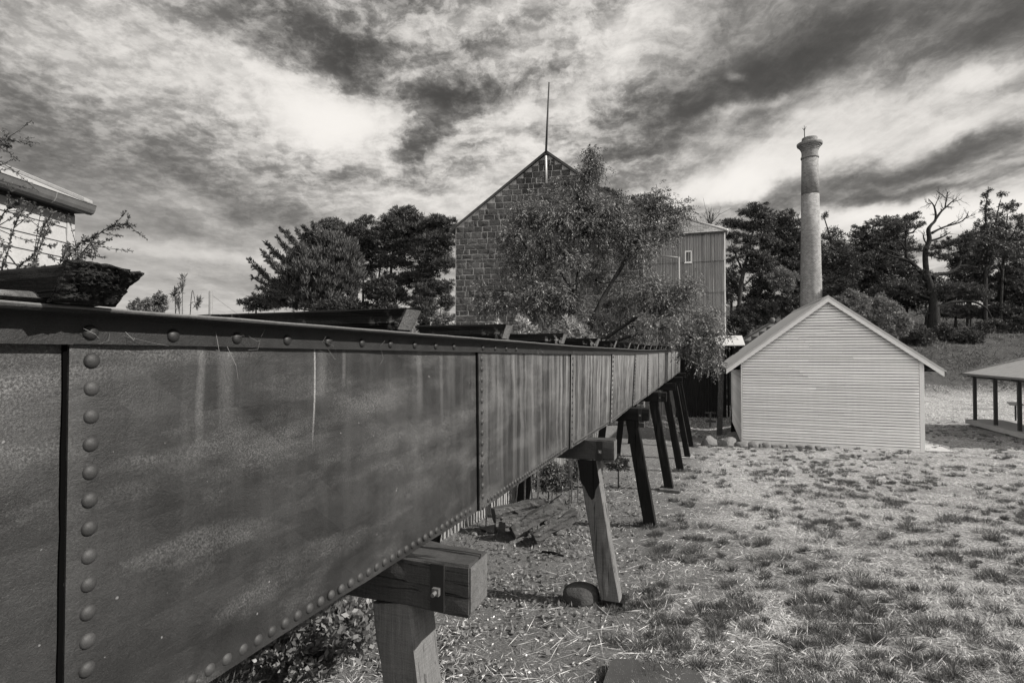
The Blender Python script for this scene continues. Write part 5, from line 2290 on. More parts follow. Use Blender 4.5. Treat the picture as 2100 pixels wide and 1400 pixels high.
def fnoise(x, y, s, seed):
    r = np.random.default_rng(seed)
    out = np.zeros_like(x)
    amp = 1.0
    for k in range(4):
        a = r.uniform(0, 6.28, 6)
        w = s * 2 ** k
        out += amp * (np.sin(w * (x * math.cos(a[0]) + y * math.sin(a[0])) + a[1] + 1.3 * np.sin(w * 0.7 * (x * math.cos(a[2]) + y * math.sin(a[2])) + a[3])) *
                      np.cos(w * (x * math.cos(a[4]) + y * math.sin(a[4])) + a[5]))
        amp *= 0.6
    return out


def side_of_flume(x, y):
    """metres outward from the flume's sunny plate"""
    fx = np.interp(y, seam_top[:, 1], seam_top[:, 0])
    return (x - fx) * math.cos(HEAD)


def in_shed(x, y):
    dx, dy = x - SH_R[0], y - SH_R[1]
    u = -(dx * N[0] + dy * N[1])
    v = dx * T[0] + dy * T[1]
    return (u > -0.1) & (u < 6.5) & (v > -0.1) & (v < 8.4)


def build_ground_cover():
    def lawn(x, y, rng):
        s = side_of_flume(x, y)
        p = np.clip((s - 0.1) / 1.4, 0.12, 1.0)
        p = p * np.clip(0.55 + 0.45 * fnoise(x, y, 1.1, 3) + 0.35 * fnoise(x, y, 0.42, 33), 0.08, 1.0)
        return (rng.uniform(0, 1, len(x)) < p) & ~in_shed(x, y) & (s > -1.6)
    scatter_blades('dry_grass', 'straw', 620000, (-3.0, 24, 3.2, 30.0, 0.9), 0.075, 0.0042, 0.50, 41, lawn)

    def green(x, y, rng):
        s = side_of_flume(x, y)
        p = np.clip(-0.2 + 0.8 * fnoise(x, y, 2.6, 9), 0.0, 1.0) * np.clip((s - 0.4) / 1.2, 0.0, 1.0)
        return (rng.uniform(0, 1, len(x)) < p) & ~in_shed(x, y)
    scatter_blades('green_grass', 'green_blade', 110000, (-3.0, 24, 3.2, 30.0, 0.9), 0.085, 0.005, 0.75, 42, green)
    # tussocks
    rng = np.random.default_rng(43)
    n = 7000
    u = rng.uniform(0, 1, n)
    y = (3.4 ** 0.6 + (30 ** 0.6 - 3.4 ** 0.6) * u) ** (1 / 0.6)
    x = rng.uniform(-0.4 * y, 1.10 * y + 1.4)
    s = side_of_flume(x, y)
    m = (s > 0.35) & ~in_shed(x, y) & (fnoise(x, y, 1.5, 9) + 0.9 * rng.normal(size=n) + 0.5 * fnoise(x, y, 0.4, 34) > 0.30 - 0.03 * (y - 6))
    x, y = x[m], y[m]
    fx, fy = [], []
    for q in TUFT_SPOTS:
        a = rng.uniform(0, 2 * math.pi, 7)
        fx += list(q[0] + 0.19 * np.cos(a))
        fy += list(q[1] + 0.19 * np.sin(a))
    x, y = np.concatenate([x, fx]), np.concatenate([y, fy])
    C, D, Ls, Ws = [], [], [], []
    for xx, yy in zip(x, y):
        k = int(rng.uniform(70, 190) * min(1.0, 9.0 / yy))
        r = rng.uniform(0.02, 0.085)
        a = rng.uniform(0, 2 * math.pi, k)
        q = r * np.sqrt(rng.uniform(0, 1, k))
        px, py = xx + q * np.cos(a), yy + q * np.sin(a)
        C.append(np.stack([px, py, ground_z(px, py)], 1))
        o = q / r
        D.append(np.stack([np.cos(a) * o * 0.9, np.sin(a) * o * 0.9, np.full(k, 0.9)], 1) + rng.normal(size=(k, 3)) * 0.28)
        hgt = rng.uniform(0.05, 0.12)
        Ls.append(hgt * rng.uniform(0.5, 1.3, k))
        Ws.append(np.full(k, 0.0045 * max(1.0, yy / 9.0)))
    v, f = quads_from(np.concatenate(C), np.concatenate(D), np.concatenate(Ls), np.concatenate(Ws), rng)
    o = mesh_obj('grass_tussock_cover', v, f, 'green_blade')
    o['kind'] = 'stuff'

    # leaf litter and creeping cover beneath the flume, lower left
    def under(x, y, rng):
        s = side_of_flume(x, y)
        p = np.clip(1 - np.abs(s + 0.9) / 1.5, 0, 1) * np.clip(0.55 + 0.6 * fnoise(x, y, 2.2, 15), 0.0, 1)
        return rng.uniform(0, 1, len(x)) < p
    scatter_blades('leaf_litter', 'leaf_cover', 60000, (-6, 3, 2.6, 14.0, 0.8), 0.055, 0.032, 0.55, 44, under)

    def chips(x, y, rng):
        s = side_of_flume(x, y)
        return (np.abs(s - 0.1) < 1.3) & (rng.uniform(0, 1, len(x)) < 0.5)
    scatter_blades('bark_chips', 'straw', 16000, (-4, 6, 3.0, 16.0, 0.8), 0.030, 0.016, 0.10, 45, chips)
    # long straws lying about
    scatter_blades('long_straw', 'straw', 5200, (-2.5, 8, 3.2, 14.0, 0.8), 0.26, 0.0042, 0.06, 46, lambda x, y, r: side_of_flume(x, y) > -0.7)
    scatter_blades('paddock_straw', 'straw', 90000, (7, 52, 28.0, 49.0, 0.0), 0.07, 0.011, 0.5, 48, lambda x, y, r: (r.uniform(0, 1, len(x)) < 0.5 + 0.45 * fnoise(x, y, 0.9, 5)) & ~in_shed(x, y))
    scatter_blades('rough_grass', 'green_blade', 60000, (-30, -0.5, 3.5, 40.0, 0.5), 0.20, 0.011, 1.0, 49, lambda x, y, r: (side_of_flume(x, y) < -1.9) & (r.uniform(0, 1, len(x)) < 0.6 + 0.4 * fnoise(x, y, 0.8, 6)))
    # far paddock texture
    scatter_blades('paddock_grass', 'slope_grass', 170000, (8, 150, 47.0, 150.0, 0.0), 0.26, 0.03, 1.0, 47, lambda x, y, r: (r.uniform(0, 1, len(x)) < 0.35 + 0.4 * fnoise(x, y, 0.35, 4)))


# ------------------------------------------------------------------ stems and weeds
def leafy_stem(fol, mb, pts, r0, n, ln, wd, spread=0.6, start=0.25, tuft=3):
    p = smooth_path([(*q, r0 * (1 - 0.8 * i / (len(pts) - 1))) for i, q in enumerate(pts)], 8)
    mb.tube(p[:, :3], list(p[:, 3]), 5)
    rng = fol.rng
    m = len(p)
    for k in range(n):
        f = start + (1 - start) * rng.uniform(0, 1) ** 0.8
        i = min(int(f * (m - 1)), m - 2)
        q = p[i, :3] + (p[i + 1, :3] - p[i, :3]) * rng.uniform()
        ax = p[i + 1, :3] - p[i, :3]
        ax /= np.linalg.norm(ax)
        fol.sub(q, ln * 0.35, tuft, ln, wd, ax * 0.8 + np.array([0, 0, 0.15]), spread)


def plant(name, label, cat, base, stems, leaf, mat, seed, group=None, n=40, r0=0.008, bark='bark_grey', tuft=3, spread=0.6, start=0.25):
    t = thing(name, label, cat, base, group)
    fol = Foliage(seed)
    mb = MB()
    for s in stems:
        leafy_stem(fol, mb, s, r0, n, leaf[0], leaf[1], spread, start, tuft)
    mb.build('stem', bark, t, smooth=True)
    v, f = fol.mesh()
    mesh_obj('leaf_mass', v, f, mat, t)
    return t


def build_plants():
    rng = np.random.default_rng(90)
    # arching thorny shrub before the cottage
    Z = 4.2
    b = P(40, 760, Z)
    b[2] = gz(b[0], b[1])
    S = [[(60, 640), (150, 540), (205, 478), (245, 462), (279, 464)], [(30, 640), (110, 560), (165, 500), (196, 486)], [(20, 640), (60, 560), (85, 500), (95, 445)],
         [(-20, 640), (10, 540), (25, 480), (40, 430)], [(70, 640), (100, 590), (135, 555), (180, 510)], [(-30, 640), (-5, 470), (20, 425), (45, 412)],
         [(0, 600), (40, 545), (70, 520), (90, 460)], [(-60, 640), (-50, 420), (-20, 310), (10, 286), (31, 288)], [(90, 640), (130, 590), (160, 560), (185, 545)],
         [(10, 640), (30, 600), (60, 570), (75, 530)], [(40, 640), (80, 580), (120, 545), (140, 505)], [(-60, 640), (-50, 430), (-22, 320), (2, 297), (20, 302)]]
    st = []
    for i, s in enumerate(S):
        pts = [b + np.array([rng.normal(0, 0.05), rng.normal(0, 0.05), 0])]
        dz = rng.uniform(-0.4, 0.5)
        for (px, py) in s:
            pts.append(P(px, py, Z + dz))
        st.append(pts)
    extra = []
    for p in st:
        q = np.array(p)
        for _ in range(9):
            f = rng.uniform(0.35, 0.95) * (len(q) - 1)
            i = int(f)
            c = q[i] + (q[i + 1] - q[i]) * (f - i)
            d = (q[i + 1] - q[i]) / np.linalg.norm(q[i + 1] - q[i])
            e = c + (d * 0.6 + rng.normal(size=3) * 0.6) * rng.uniform(0.08, 0.26)
            extra.append([c, (c + e) / 2 + rng.normal(size=3) * 0.012, e])
    t = thing('arching_shrub', 'straggly arching shrub with thin thorny stems and tiny leaves in front of the cottage wall', 'shrub', b)
    fol = Foliage(91)
    mb = MB()
    for p in st:
        leafy_stem(fol, mb, p, 0.008, 46, 0.027, 0.013, 0.8, 0.55, 3)
    for p in extra:
        leafy_stem(fol, mb, p, 0.0035, 16, 0.025, 0.012, 0.9, 0.3, 2)
    mb.build('stem', 'bark_dark', t, smooth=True)
    v, f = fol.mesh()
    mesh_obj('leaf_mass', v, f, 'leaf_stem', t)
    # weed spires beyond the flume
    Z = 5.2
    b = P(376, 760, Z)
    b[2] = gz(b[0], b[1])
    st = [[b, P(374, 640, Z), P(372, 600, Z), P(376, 566, Z)], [b, P(360, 640, Z), P(357, 612, Z), P(360, 598, Z)], [b, P(390, 645, Z), P(402, 628, Z), P(408, 612, Z)], [b, P(368, 650, Z), P(366, 630, Z), P(364, 615, Z)]]
    plant('tall_weed', 'tall spiry weed with drooping narrow leaves standing against the sky beyond the flume', 'weed', b, st, (0.05, 0.012), 'leaf_stem', 92, n=40, r0=0.006, tuft=2, start=0.55)
    # pale leafy shoots behind the flume
    shoots = [(1000, 672, 1.0), (1022, 662, 1.0), (1064, 652, 1.2), (1078, 662, 1.0), (1086, 676, 0.9), (1140, 672, 1.0), (1160, 652, 1.3), (1174, 656, 1.1), (1190, 672, 1.0), (1214, 690, 1.0), (925, 668, 0.8), (840, 672, 0.6), (848, 690, 0.5), (1100, 690, 0.9)]
    lab = ['pale leafy shoot at the stone wall corner just above the flume', 'second pale shoot beside the stone wall corner, a little taller', 'tall pale shoot with star-like top above the third sleeper', 'pale shoot leaning beside the tall star-topped one',
           'low bushy shoot beside the lichened sleeper', 'pale leafy shoot between the lichened sleeper and the tree', 'tallest pale shoot in front of the dark tree stems', 'twin-topped pale shoot beside the tallest one', 'broad low shoot below the tree stems',
           'lowest pale shoot close above the flume rim beneath the tree', 'dim shoot in the gap between the pines and the stone mill', 'small pale sprig above the slanting end of the second sleeper', 'tiny sprig tucked under the slanting end of the second sleeper', 'low sprig poking over the lichen-spotted sleeper']
    for i, (px, py, s) in enumerate(shoots):
        Z = 8.6 if px > 900 else 3.4
        if px > 1120:
            Z = 10.5
        b = P(px + rng.normal(0, 8), 800, Z)
        b[2] = gz(b[0], b[1])
        st = [[b, P(px + rng.normal(0, 3), py + 40, Z), P(px, py, Z)]]
        for q in range(4):
            dx, dy = rng.normal(0, 12), rng.uniform(8, 34)
            st.append([b, P(px + dx * 0.6, py + dy + 36, Z + rng.normal(0, 0.2)), P(px + dx, py + dy, Z + rng.normal(0, 0.2))])
        plant('leafy_shoot', lab[i], 'weed', b, st, (0.085 * Z / 9, 0.026 * Z / 9), 'leaf_weed', 200 + i, 'pale leafy shoots behind the flume', n=26, r0=0.006, tuft=3, spread=0.8, start=0.6)
    # weedy bushes seen beneath the flume
    wb = [(1125, 985, 40, 30, 10.6, 'scrubby bush under the flume behind the timber pile'), (1172, 960, 26, 26, 12.0, 'scrubby bush under the flume between the second and third trestles'),
          (1268, 945, 30, 14, 12.2, 'low leafy bush beside the third trestle leg'), (1235, 930, 30, 26, 14.5, 'dim bush in the shade deep beneath the flume'), (560, 1330, 120, 60, 4.1, 'leafy creeper clump beneath the flume at the bottom of the picture'),
          (690, 1290, 70, 50, 4.5, 'leafy creeper clump beside the first trestle leg')]
    for i, (px, py, rx, ry, Z, l) in enumerate(wb):
        k = Z / FOC
        big = Z < 6
        tree('low_bush', l, 'bush', Z, [[(px, py + ry, 3), (px, py, 2)]], [(px + rng.normal(0, rx * .4), py + rng.normal(0, ry * .35), rx * 0.55, ry * 0.6) for _ in range(5)],
             (0.06 if big else 0.075, 0.034 if big else 0.025), 'rand', 'leaf_cover' if big else 'leaf_shrub', 'bark_grey', 'scrubby bushes under the flume', 400 + i, dens=1.1, sub_px=0.10 / k, n_leaf=26)


# ------------------------------------------------------------------ trees
def build_trees():
    # the leaning ash over the flume's end
    cl = [(1213, 316, 12, 12), (1229, 334, 16, 14), (1206, 355, 16, 17), (1160, 378, 28, 16), (1176, 408, 46, 24), (1112, 412, 28, 16), (1086, 440, 40, 24), (1138, 446, 46, 28), (1210, 430, 46, 28), (1258, 424, 38, 20),
          (1066, 488, 44, 28), (1124, 498, 50, 34), (1201, 474, 60, 34), (1278, 461, 48, 28), (1334, 432, 36, 26), (1356, 404, 18, 16), (1376, 408, 11, 11), (1390, 438, 22, 16), (1405, 428, 9, 11), (1356, 468, 38, 22),
          (1040, 538, 26, 18), (1086, 546, 46, 24), (1163, 530, 50, 30), (1240, 519, 50, 30), (1316, 507, 44, 24), (988, 588, 24, 16), (1028, 604, 40, 22), (1104, 596, 50, 30), (1001, 622, 32, 18), (1160, 612, 46, 30), (1222, 574, 42, 26),
          (1090, 636, 48, 24), (1316, 569, 46, 30, -0.6), (1356, 604, 50, 34, -0.8), (1280, 622, 50, 30), (1412, 594, 20, 18, -0.8), (1418, 578, 9, 16, -0.8), (1394, 640, 44, 30, -1.0), (1450, 660, 22, 18, -1.2), (1466, 632, 10, 9, -1.2),
          (1350, 672, 50, 24, -1.0), (1436, 704, 32, 26, -1.4), (1464, 690, 20, 18, -1.4), (1456, 744, 14, 18, -1.5), (1410, 690, 30, 20, -1.2), (1238, 666, 46, 26), (1424, 728, 20, 16, -1.4), (1300, 668, 40, 24), (1490, 690, 8, 8, -1.4), (1180, 664, 40, 20)]
    stems = [[(1206, 760, 16), (1204, 690, 13), (1228, 628, 10), (1250, 588, 9), (1288, 524, 7), (1318, 460, 4), (1345, 420, 2)],
             [(1204, 700, 10), (1172, 640, 8), (1182, 580, 7), (1192, 520, 6), (1199, 450, 5), (1204, 390, 3), (1211, 330, 2)],
             [(1206, 720, 9), (1262, 680, 7), (1320, 640, 6, -0.5), (1360, 610, 4, -0.8), (1400, 600, 2, -0.8)],
             [(1206, 730, 8), (1290, 690, 6), (1370, 684, 5, -0.8), (1440, 700, 3, -1.3)],
             [(1186, 610, 6), (1150, 560, 5), (1110, 500, 4), (1090, 450, 2)],
             [(1172, 640, 6), (1120, 620, 4), (1060, 600, 3), (1010, 595, 2)],
             [(1288, 524, 5), (1300, 500, 4), (1340, 450, 3), (1360, 410, 2)]]
    cl += [(1218, 324, 9, 13), (1210, 344, 13, 15), (1226, 348, 13, 13), (1204, 374, 17, 13), (1216, 308, 6, 6)]
    cl = [(a[0], a[1], a[2] * 0.9, a[3] * 0.9, (a[4] if len(a) > 4 else 0.0) + (1.3 if 1185 < a[0] < 1330 and 515 < a[1] < 690 else 0.0)) for a in cl]
    tree('ash_tree', 'leafy ash tree with drooping bright foliage leaning over the far end of the flume', 'tree', 16.5, stems, cl, (0.085, 0.028), 'ash', 'leaf_ash', 'bark_dark',
         seed=51, dens=0.62, sub_px=10.0, n_leaf=60, deep=1.0, vary=0.65)

    g1 = 'trees behind the flume, left of the mill'
    G1 = 'dark pines between the flume and the mill'
    # spiky cypress
    Zc = 58.0
    spikes = [((585, 600), (511, 533)), ((600, 600), (520, 569)), ((590, 570), (539, 517)), ((600, 550), (547, 500)), ((620, 540), (570, 489)), ((630, 520), (576, 471)), ((645, 520), (608, 472)),
              ((660, 510), (641, 458)), ((600, 610), (530, 590)), ((625, 530), (590, 478)), ((650, 500), (622, 466)), ((590, 600), (528, 548)), ((640, 560), (560, 520)), ((680, 540), (660, 470)), ((610, 580), (550, 535))]
    body = [(640, 560, 56, 60), (605, 600, 44, 34), (690, 520, 44, 44), (690, 590, 50, 44), (650, 500, 30, 26), (570, 618, 26, 16), (640, 622, 60, 20), (620, 530, 30, 30), (720, 560, 26, 50)]
    tree('cypress_tree', 'spiky cypress with branches thrust up to the sky at the edge of the dark pines', 'tree', Zc, [[(660, 700, 12), (655, 600, 9), (650, 520, 5), (648, 470, 2)]], body, (0.48, 0.10), 'spray', 'leaf_cypress', sprays=spikes,
         group=G1, seed=61, dens=0.85, sub_px=8.0, n_leaf=30)
    tree('pine_tree', 'pine with a flat rounded top rising just behind the spiky cypress', 'tree', 66.0, [[(690, 700, 9), (688, 560, 7), (684, 470, 3)]], [(682, 456, 26, 8), (676, 468, 34, 12), (694, 478, 30, 14), (668, 490, 30, 18), (700, 500, 30, 20), (712, 540, 22, 24)], (0.34, 0.07), 'pad', 'leaf_pine',
         group=G1, seed=62, dens=1.4, sub_px=7.5, n_leaf=34)
    tree('pine_tree', 'slim pine with bare straight trunk showing between gaps of light', 'tree', 64.0, [[(744, 700, 6), (745, 600, 5), (746, 520, 4), (748, 460, 2)], [(719, 700, 4), (720, 560, 3), (728, 480, 2)], [(733, 700, 3.5), (733, 560, 3), (736, 500, 2)]],
         [(755, 455, 22, 9), (727, 468, 20, 9), (742, 476, 36, 14), (738, 500, 40, 18), (752, 522, 34, 16), (722, 524, 26, 20), (745, 560, 20, 12), (766, 548, 22, 12)], (0.34, 0.07), 'pad', 'leaf_pine', group=G1, seed=63, dens=1.4, sub_px=7.5, n_leaf=34)
    tree('pine_tree', 'tallest dark pine of the row with a broad domed crown next to the mill', 'tree', 62.0, [[(797, 700, 8), (799, 600, 7), (806, 520, 5), (820, 450, 3)], [(770, 700, 5), (776, 580, 4), (790, 490, 3)]],
         [(834, 432, 22, 9), (822, 440, 32, 12), (842, 450, 40, 14), (802, 456, 28, 12), (790, 476, 30, 14), (830, 474, 46, 18), (860, 472, 26, 16), (810, 500, 44, 20), (846, 506, 44, 20), (796, 534, 28, 14), (828, 540, 30, 14), (810, 575, 26, 16), (815, 610, 28, 22), (838, 575, 24, 16)], (0.34, 0.07), 'pad', 'leaf_pine',
         group=G1, seed=64, dens=1.4, sub_px=7.5, n_leaf=34)
    tree('pine_tree', 'ragged dark pine pressed against the left edge of the mill wall', 'tree', 60.0, [[(878, 700, 8), (880, 600, 7), (886, 520, 5), (896, 460, 2)]],
         [(900, 454, 30, 10), (884, 464, 26, 11), (912, 468, 24, 12), (890, 488, 36, 16), (916, 496, 22, 20), (880, 520, 36, 20), (910, 540, 26, 22), (870, 560, 26, 24), (874, 600, 30, 26), (868, 640, 30, 24), (906, 590, 24, 14), (915, 620, 18, 18)], (0.34, 0.07), 'pad', 'leaf_pine', group=G1, seed=65, dens=1.4, sub_px=7.5, n_leaf=34)
    tree('low_tree', 'low rounded dark tree at the foot of the spiky cypress against the sky', 'tree', 70.0, [[(525, 700, 5), (525, 620, 3)]], [(508, 620, 16, 8), (522, 612, 18, 8), (540, 616, 22, 12), (525, 628, 34, 10), (560, 622, 24, 12)], (0.32, 0.08), 'rand', 'leaf_pine', seed=66, dens=1.0, sub_px=6, n_leaf=30)
    for i, (px, py, rx, ry, m, l) in enumerate([(775, 590, 34, 34, 'leaf_shrub_dark', 'dark leafy thicket between the slim pine and the tallest pine'), (700, 630, 60, 24, 'leaf_shrub_dark', 'dark understorey bush below the cypress'), (790, 640, 40, 24, 'leaf_shrub_dark', 'dark understorey bush below the tallest pine'),
                                              (742, 632, 30, 14, 'leaf_shrub_dark', 'low dark bush at the foot of the slim pine trunks'), (912, 655, 26, 20, 'leaf_shrub', 'greyish bush in the gap beside the mill wall'), (850, 655, 30, 22, 'leaf_shrub_dark', 'dark bush in the gap between the tallest pine and the ragged one')]):
        tree('understorey_bush', l, 'bush', 50.0, [[(px, py + 40, 4), (px, py, 3)]], [(px + d, py + e, rx * 0.5, ry * 0.6) for d, e in ((-rx * .5, 2), (0, -4), (rx * .5, 3), (-rx * .2, 14), (rx * .3, 16))], (0.30, 0.09), 'rand', m, group='bushes under the pines', seed=500 + i, dens=0.9, sub_px=7, n_leaf=26)
    for i, (px, py, r, Z, l) in enumerate([(326, 614, 16, 22.0, 'small round leafy bush against the sky just beyond the rotten sleeper'), (300, 622, 12, 20.0, 'low leafy bush half hidden by the rotten sleeper end'), (278, 625, 12, 16.0, 'pale wispy bush right behind the rotten sleeper end')]):
        tree('round_bush', l, 'bush', Z, [[(px, py + 90, 3), (px, py, 2)]], [(px, py - r * .3, r * .6, r * .6), (px - r * .5, py + r * .3, r * .5, r * .5), (px + r * .6, py, r * .5, r * .6), (px, py + r, r, r * .7)], (0.09, 0.04), 'rand', 'leaf_stem' if i < 2 else 'leaf_shrub', group='bushes beyond the flume on the skyline', seed=520 + i, dens=1.2, sub_px=5, n_leaf=16)
    # behind the mill
    tree('pine_tree', 'dark pine crown showing over the right slope of the mill roof', 'tree', 58.0, [[(1240, 700, 8), (1242, 420, 4)]], [(1240, 396, 20, 8), (1252, 406, 30, 12), (1270, 418, 26, 14), (1228, 410, 18, 12), (1280, 440, 30, 16)], (0.32, 0.07), 'pad', 'leaf_pine', seed=67, dens=1.0, sub_px=7, n_leaf=34)
    tree('pine_tree', 'small dark pine crown between the mill roof and the tower', 'tree', 58.0, [[(1325, 700, 8), (1325, 430, 4)]], [(1318, 408, 22, 7), (1328, 418, 26, 10), (1340, 430, 22, 12), (1312, 426, 18, 10), (1360, 440, 24, 14)], (0.32, 0.07), 'pad', 'leaf_pine', seed=68, dens=1.0, sub_px=7, n_leaf=34)
    bare_tree('bare_sapling', 'thin leafless tree poking up behind the slate roof of the tower', 'tree', 52.0, [(1455, 560, 3), (1455, 455, 2)], 71, 30, 24)

    G2 = 'dark trees on the rise behind the shed'
    tree('pine_tree', 'layered pine with a leaning bare trunk between the tower and the chimney', 'tree', 62.0, [[(1513, 680, 10), (1517, 610, 8), (1524, 560, 8), (1534, 520, 6), (1545, 470, 4), (1551, 430, 2)], [(1524, 560, 5), (1512, 530, 3), (1500, 500, 2)], [(1520, 590, 5), (1545, 570, 3), (1570, 560, 2)]],
         [(1550, 424, 20, 7), (1544, 436, 32, 10), (1562, 446, 28, 10), (1498, 458, 26, 8), (1524, 462, 30, 9), (1556, 466, 36, 12), (1505, 484, 22, 8), (1536, 492, 34, 12), (1566, 496, 34, 16), (1518, 512, 30, 9), (1500, 534, 18, 8), (1548, 526, 36, 14), (1530, 552, 24, 9), (1566, 540, 30, 16)],
         (0.32, 0.07), 'pad', 'leaf_pine_far', group=G2, seed=72, dens=0.9, sub_px=7, n_leaf=36)
    tree('dark_conifer', 'dense dark conifer rising right behind the chimney shaft', 'tree', 64.0, [[(1615, 690, 9), (1612, 560, 6), (1608, 450, 3)]],
         [(1604, 440, 20, 8), (1596, 452, 24, 12), (1618, 456, 26, 14), (1590, 472, 26, 16), (1622, 482, 36, 20), (1600, 505, 44, 24), (1628, 520, 34, 26), (1594, 540, 40, 24), (1622, 560, 40, 24), (1580, 570, 30, 20)], (0.34, 0.08), 'pad', 'leaf_pine_far', group=G2, seed=73, dens=1.0, sub_px=7.5, n_leaf=34)
    tree('gum_tree', 'gum tree with one sprig sticking out beside the chimney shaft', 'tree', 66.0, [[(1712, 690, 8), (1710, 570, 6), (1702, 490, 3), (1690, 445, 2)]],
         [(1692, 442, 9, 6), (1706, 476, 20, 9), (1696, 490, 20, 10), (1722, 500, 24, 14), (1704, 512, 30, 18), (1726, 530, 34, 22), (1700, 550, 30, 22), (1738, 560, 34, 26), (1712, 585, 40, 22)], (0.28, 0.08), 'rand', 'leaf_gum', group=G2, seed=74, dens=0.85, sub_px=7, n_leaf=26)
    tree('gum_tree', 'broad spreading dark tree between the chimney and the dead-topped one', 'tree', 68.0, [[(1800, 690, 10), (1796, 590, 8), (1800, 520, 5), (1815, 465, 3)], [(1796, 590, 6), (1770, 540, 4), (1755, 500, 2)]],
         [(1752, 488, 20, 10), (1772, 476, 24, 12), (1798, 464, 24, 10), (1820, 456, 26, 10), (1842, 462, 26, 14), (1786, 490, 40, 18), (1826, 482, 40, 18), (1768, 512, 40, 22), (1812, 512, 48, 22), (1850, 500, 30, 18), (1786, 545, 56, 26), (1836, 545, 40, 26), (1766, 575, 46, 22), (1816, 580, 50, 22)], (0.28, 0.08), 'pad', 'leaf_gum', group=G2, seed=75, dens=0.85, sub_px=7, n_leaf=30)
    # the big dead-topped tree
    stems = [[(1917, 676, 27), (1916, 650, 22), (1915, 622, 18), (1907, 584, 14), (1900, 556, 11), (1898, 516, 10), (1906, 492, 9), (1904, 472, 8), (1909, 462, 6), (1919, 449, 5), (1916, 424, 3), (1904, 408, 1.5)],
             [(1901, 575, 9), (1888, 556, 8), (1873, 541, 7), (1860, 528, 6), (1858, 505, 5), (1858, 482, 4), (1872, 476, 3), (1884, 462, 1.5)],
             [(1870, 538, 6), (1850, 530, 5), (1828, 525, 4), (1806, 512, 3), (1796, 505, 1.5)],
             [(1850, 530, 4), (1835, 518, 3), (1816, 510, 2), (1805, 490, 1.5)],
             [(1858, 515, 4), (1850, 500, 3), (1843, 494, 2)],
             [(1912, 570, 10), (1926, 562, 8), (1944, 560, 7), (1962, 550, 7), (1968, 538, 6), (1974, 518, 5), (1984, 500, 3), (1990, 490, 2)], [(1966, 545, 4), (1985, 545, 3), (2005, 548, 2)],
             [(1919, 449, 5), (1930, 434, 4), (1940, 425, 3), (1952, 414, 2.4), (1962, 406, 1.2)], [(1938, 426, 3), (1941, 408, 2), (1944, 393, 1.2)], [(1941, 408, 1.8), (1932, 400, 1.4), (1926, 395, 1)],
             [(1950, 415, 1.8), (1962, 412, 1.2), (1972, 408, 1)], [(1917, 424, 2), (1922, 412, 1.4), (1928, 402, 1)], [(1912, 416, 2), (1906, 418, 1.5), (1898, 414, 1)],
             [(1911, 478, 6), (1926, 470, 4), (1941, 464, 3.4), (1956, 460, 3), (1970, 455, 2.4), (1981, 446, 2), (1986, 434, 1.2)], [(1976, 450, 1.8), (1988, 444, 1.4), (2000, 440, 1)], [(1956, 460, 2), (1966, 452, 1.2), (1974, 444, 1)],
             [(1908, 494, 5), (1922, 490, 4), (1936, 484, 3), (1949, 476, 1.4)], [(1900, 500, 3), (1894, 488, 2), (1896, 476, 1.4)],
             [(1920, 634, 10), (1932, 626, 8), (1948, 620, 7), (1970, 618, 6), (1992, 618, 5), (2010, 624, 4), (2024, 634, 3), (2034, 652, 2)],
             [(1908, 612, 7), (1890, 606, 5), (1862, 596, 4), (1840, 597, 3), (1820, 604, 1.5)], [(1910, 644, 6), (1896, 642, 4), (1880, 644, 2)], [(1902, 575, 4), (1892, 584, 3), (1880, 592, 1.5)]]
    tree('dead_topped_tree', 'great old tree with a dead leafless top and thick bare limbs on the rise', 'tree', 62.0, stems,
         [(1858, 450, 22, 9), (1872, 446, 18, 8), (1846, 462, 26, 12), (1880, 462, 12, 9), (1838, 476, 26, 12), (1883, 511, 20, 8), (1936, 505, 24, 10), (1950, 498, 18, 8), (1975, 500, 22, 12), (1990, 488, 24, 12), (1920, 520, 16, 7), (1940, 528, 22, 7), (1975, 520, 20, 10),
          (1840, 590, 40, 14), (1810, 600, 30, 14), (1870, 600, 26, 10), (1950, 590, 34, 12), (1985, 594, 40, 14), (1930, 604, 28, 10), (1890, 560, 10, 10), (1866, 560, 22, 16), (2010, 606, 30, 12)],
         (0.27, 0.07), 'pad', 'leaf_gum', bark='bark_dead', group=G2, seed=76, dens=0.8, sub_px=6.5, n_leaf=30, twigs=7)
    tree('gum_tree', 'tall gum with tufted clumps along upright stems at the right edge of the rise', 'tree', 66.0, [[(2021, 690, 8), (2021, 570, 7), (2022, 500, 5), (2022, 430, 3), (2026, 392, 1.5)], [(2022, 520, 4), (2040, 460, 3), (2052, 410, 1.5)], [(2050, 690, 6), (2056, 560, 5), (2062, 490, 3), (2066, 440, 2)], [(2060, 520, 3), (2078, 480, 2), (2092, 445, 1.4)]],
         [(2028, 390, 6, 4), (2019, 402, 6, 5), (2055, 399, 9, 6), (2022, 422, 9, 9), (2026, 440, 14, 13), (2064, 428, 15, 11), (2078, 422, 9, 8), (2050, 460, 20, 17), (2014, 470, 24, 16), (1996, 488, 22, 14), (2090, 450, 14, 11), (2066, 494, 34, 20), (2020, 506, 44, 20), (2054, 522, 46, 18), (1990, 512, 24, 14), (2090, 520, 22, 22), (2035, 484, 22, 14), (2100, 470, 14, 16), (2010, 540, 40, 16)],
         (0.28, 0.08), 'rand', 'leaf_gum', group=G2, seed=77, dens=0.75, sub_px=6.5, n_leaf=28)
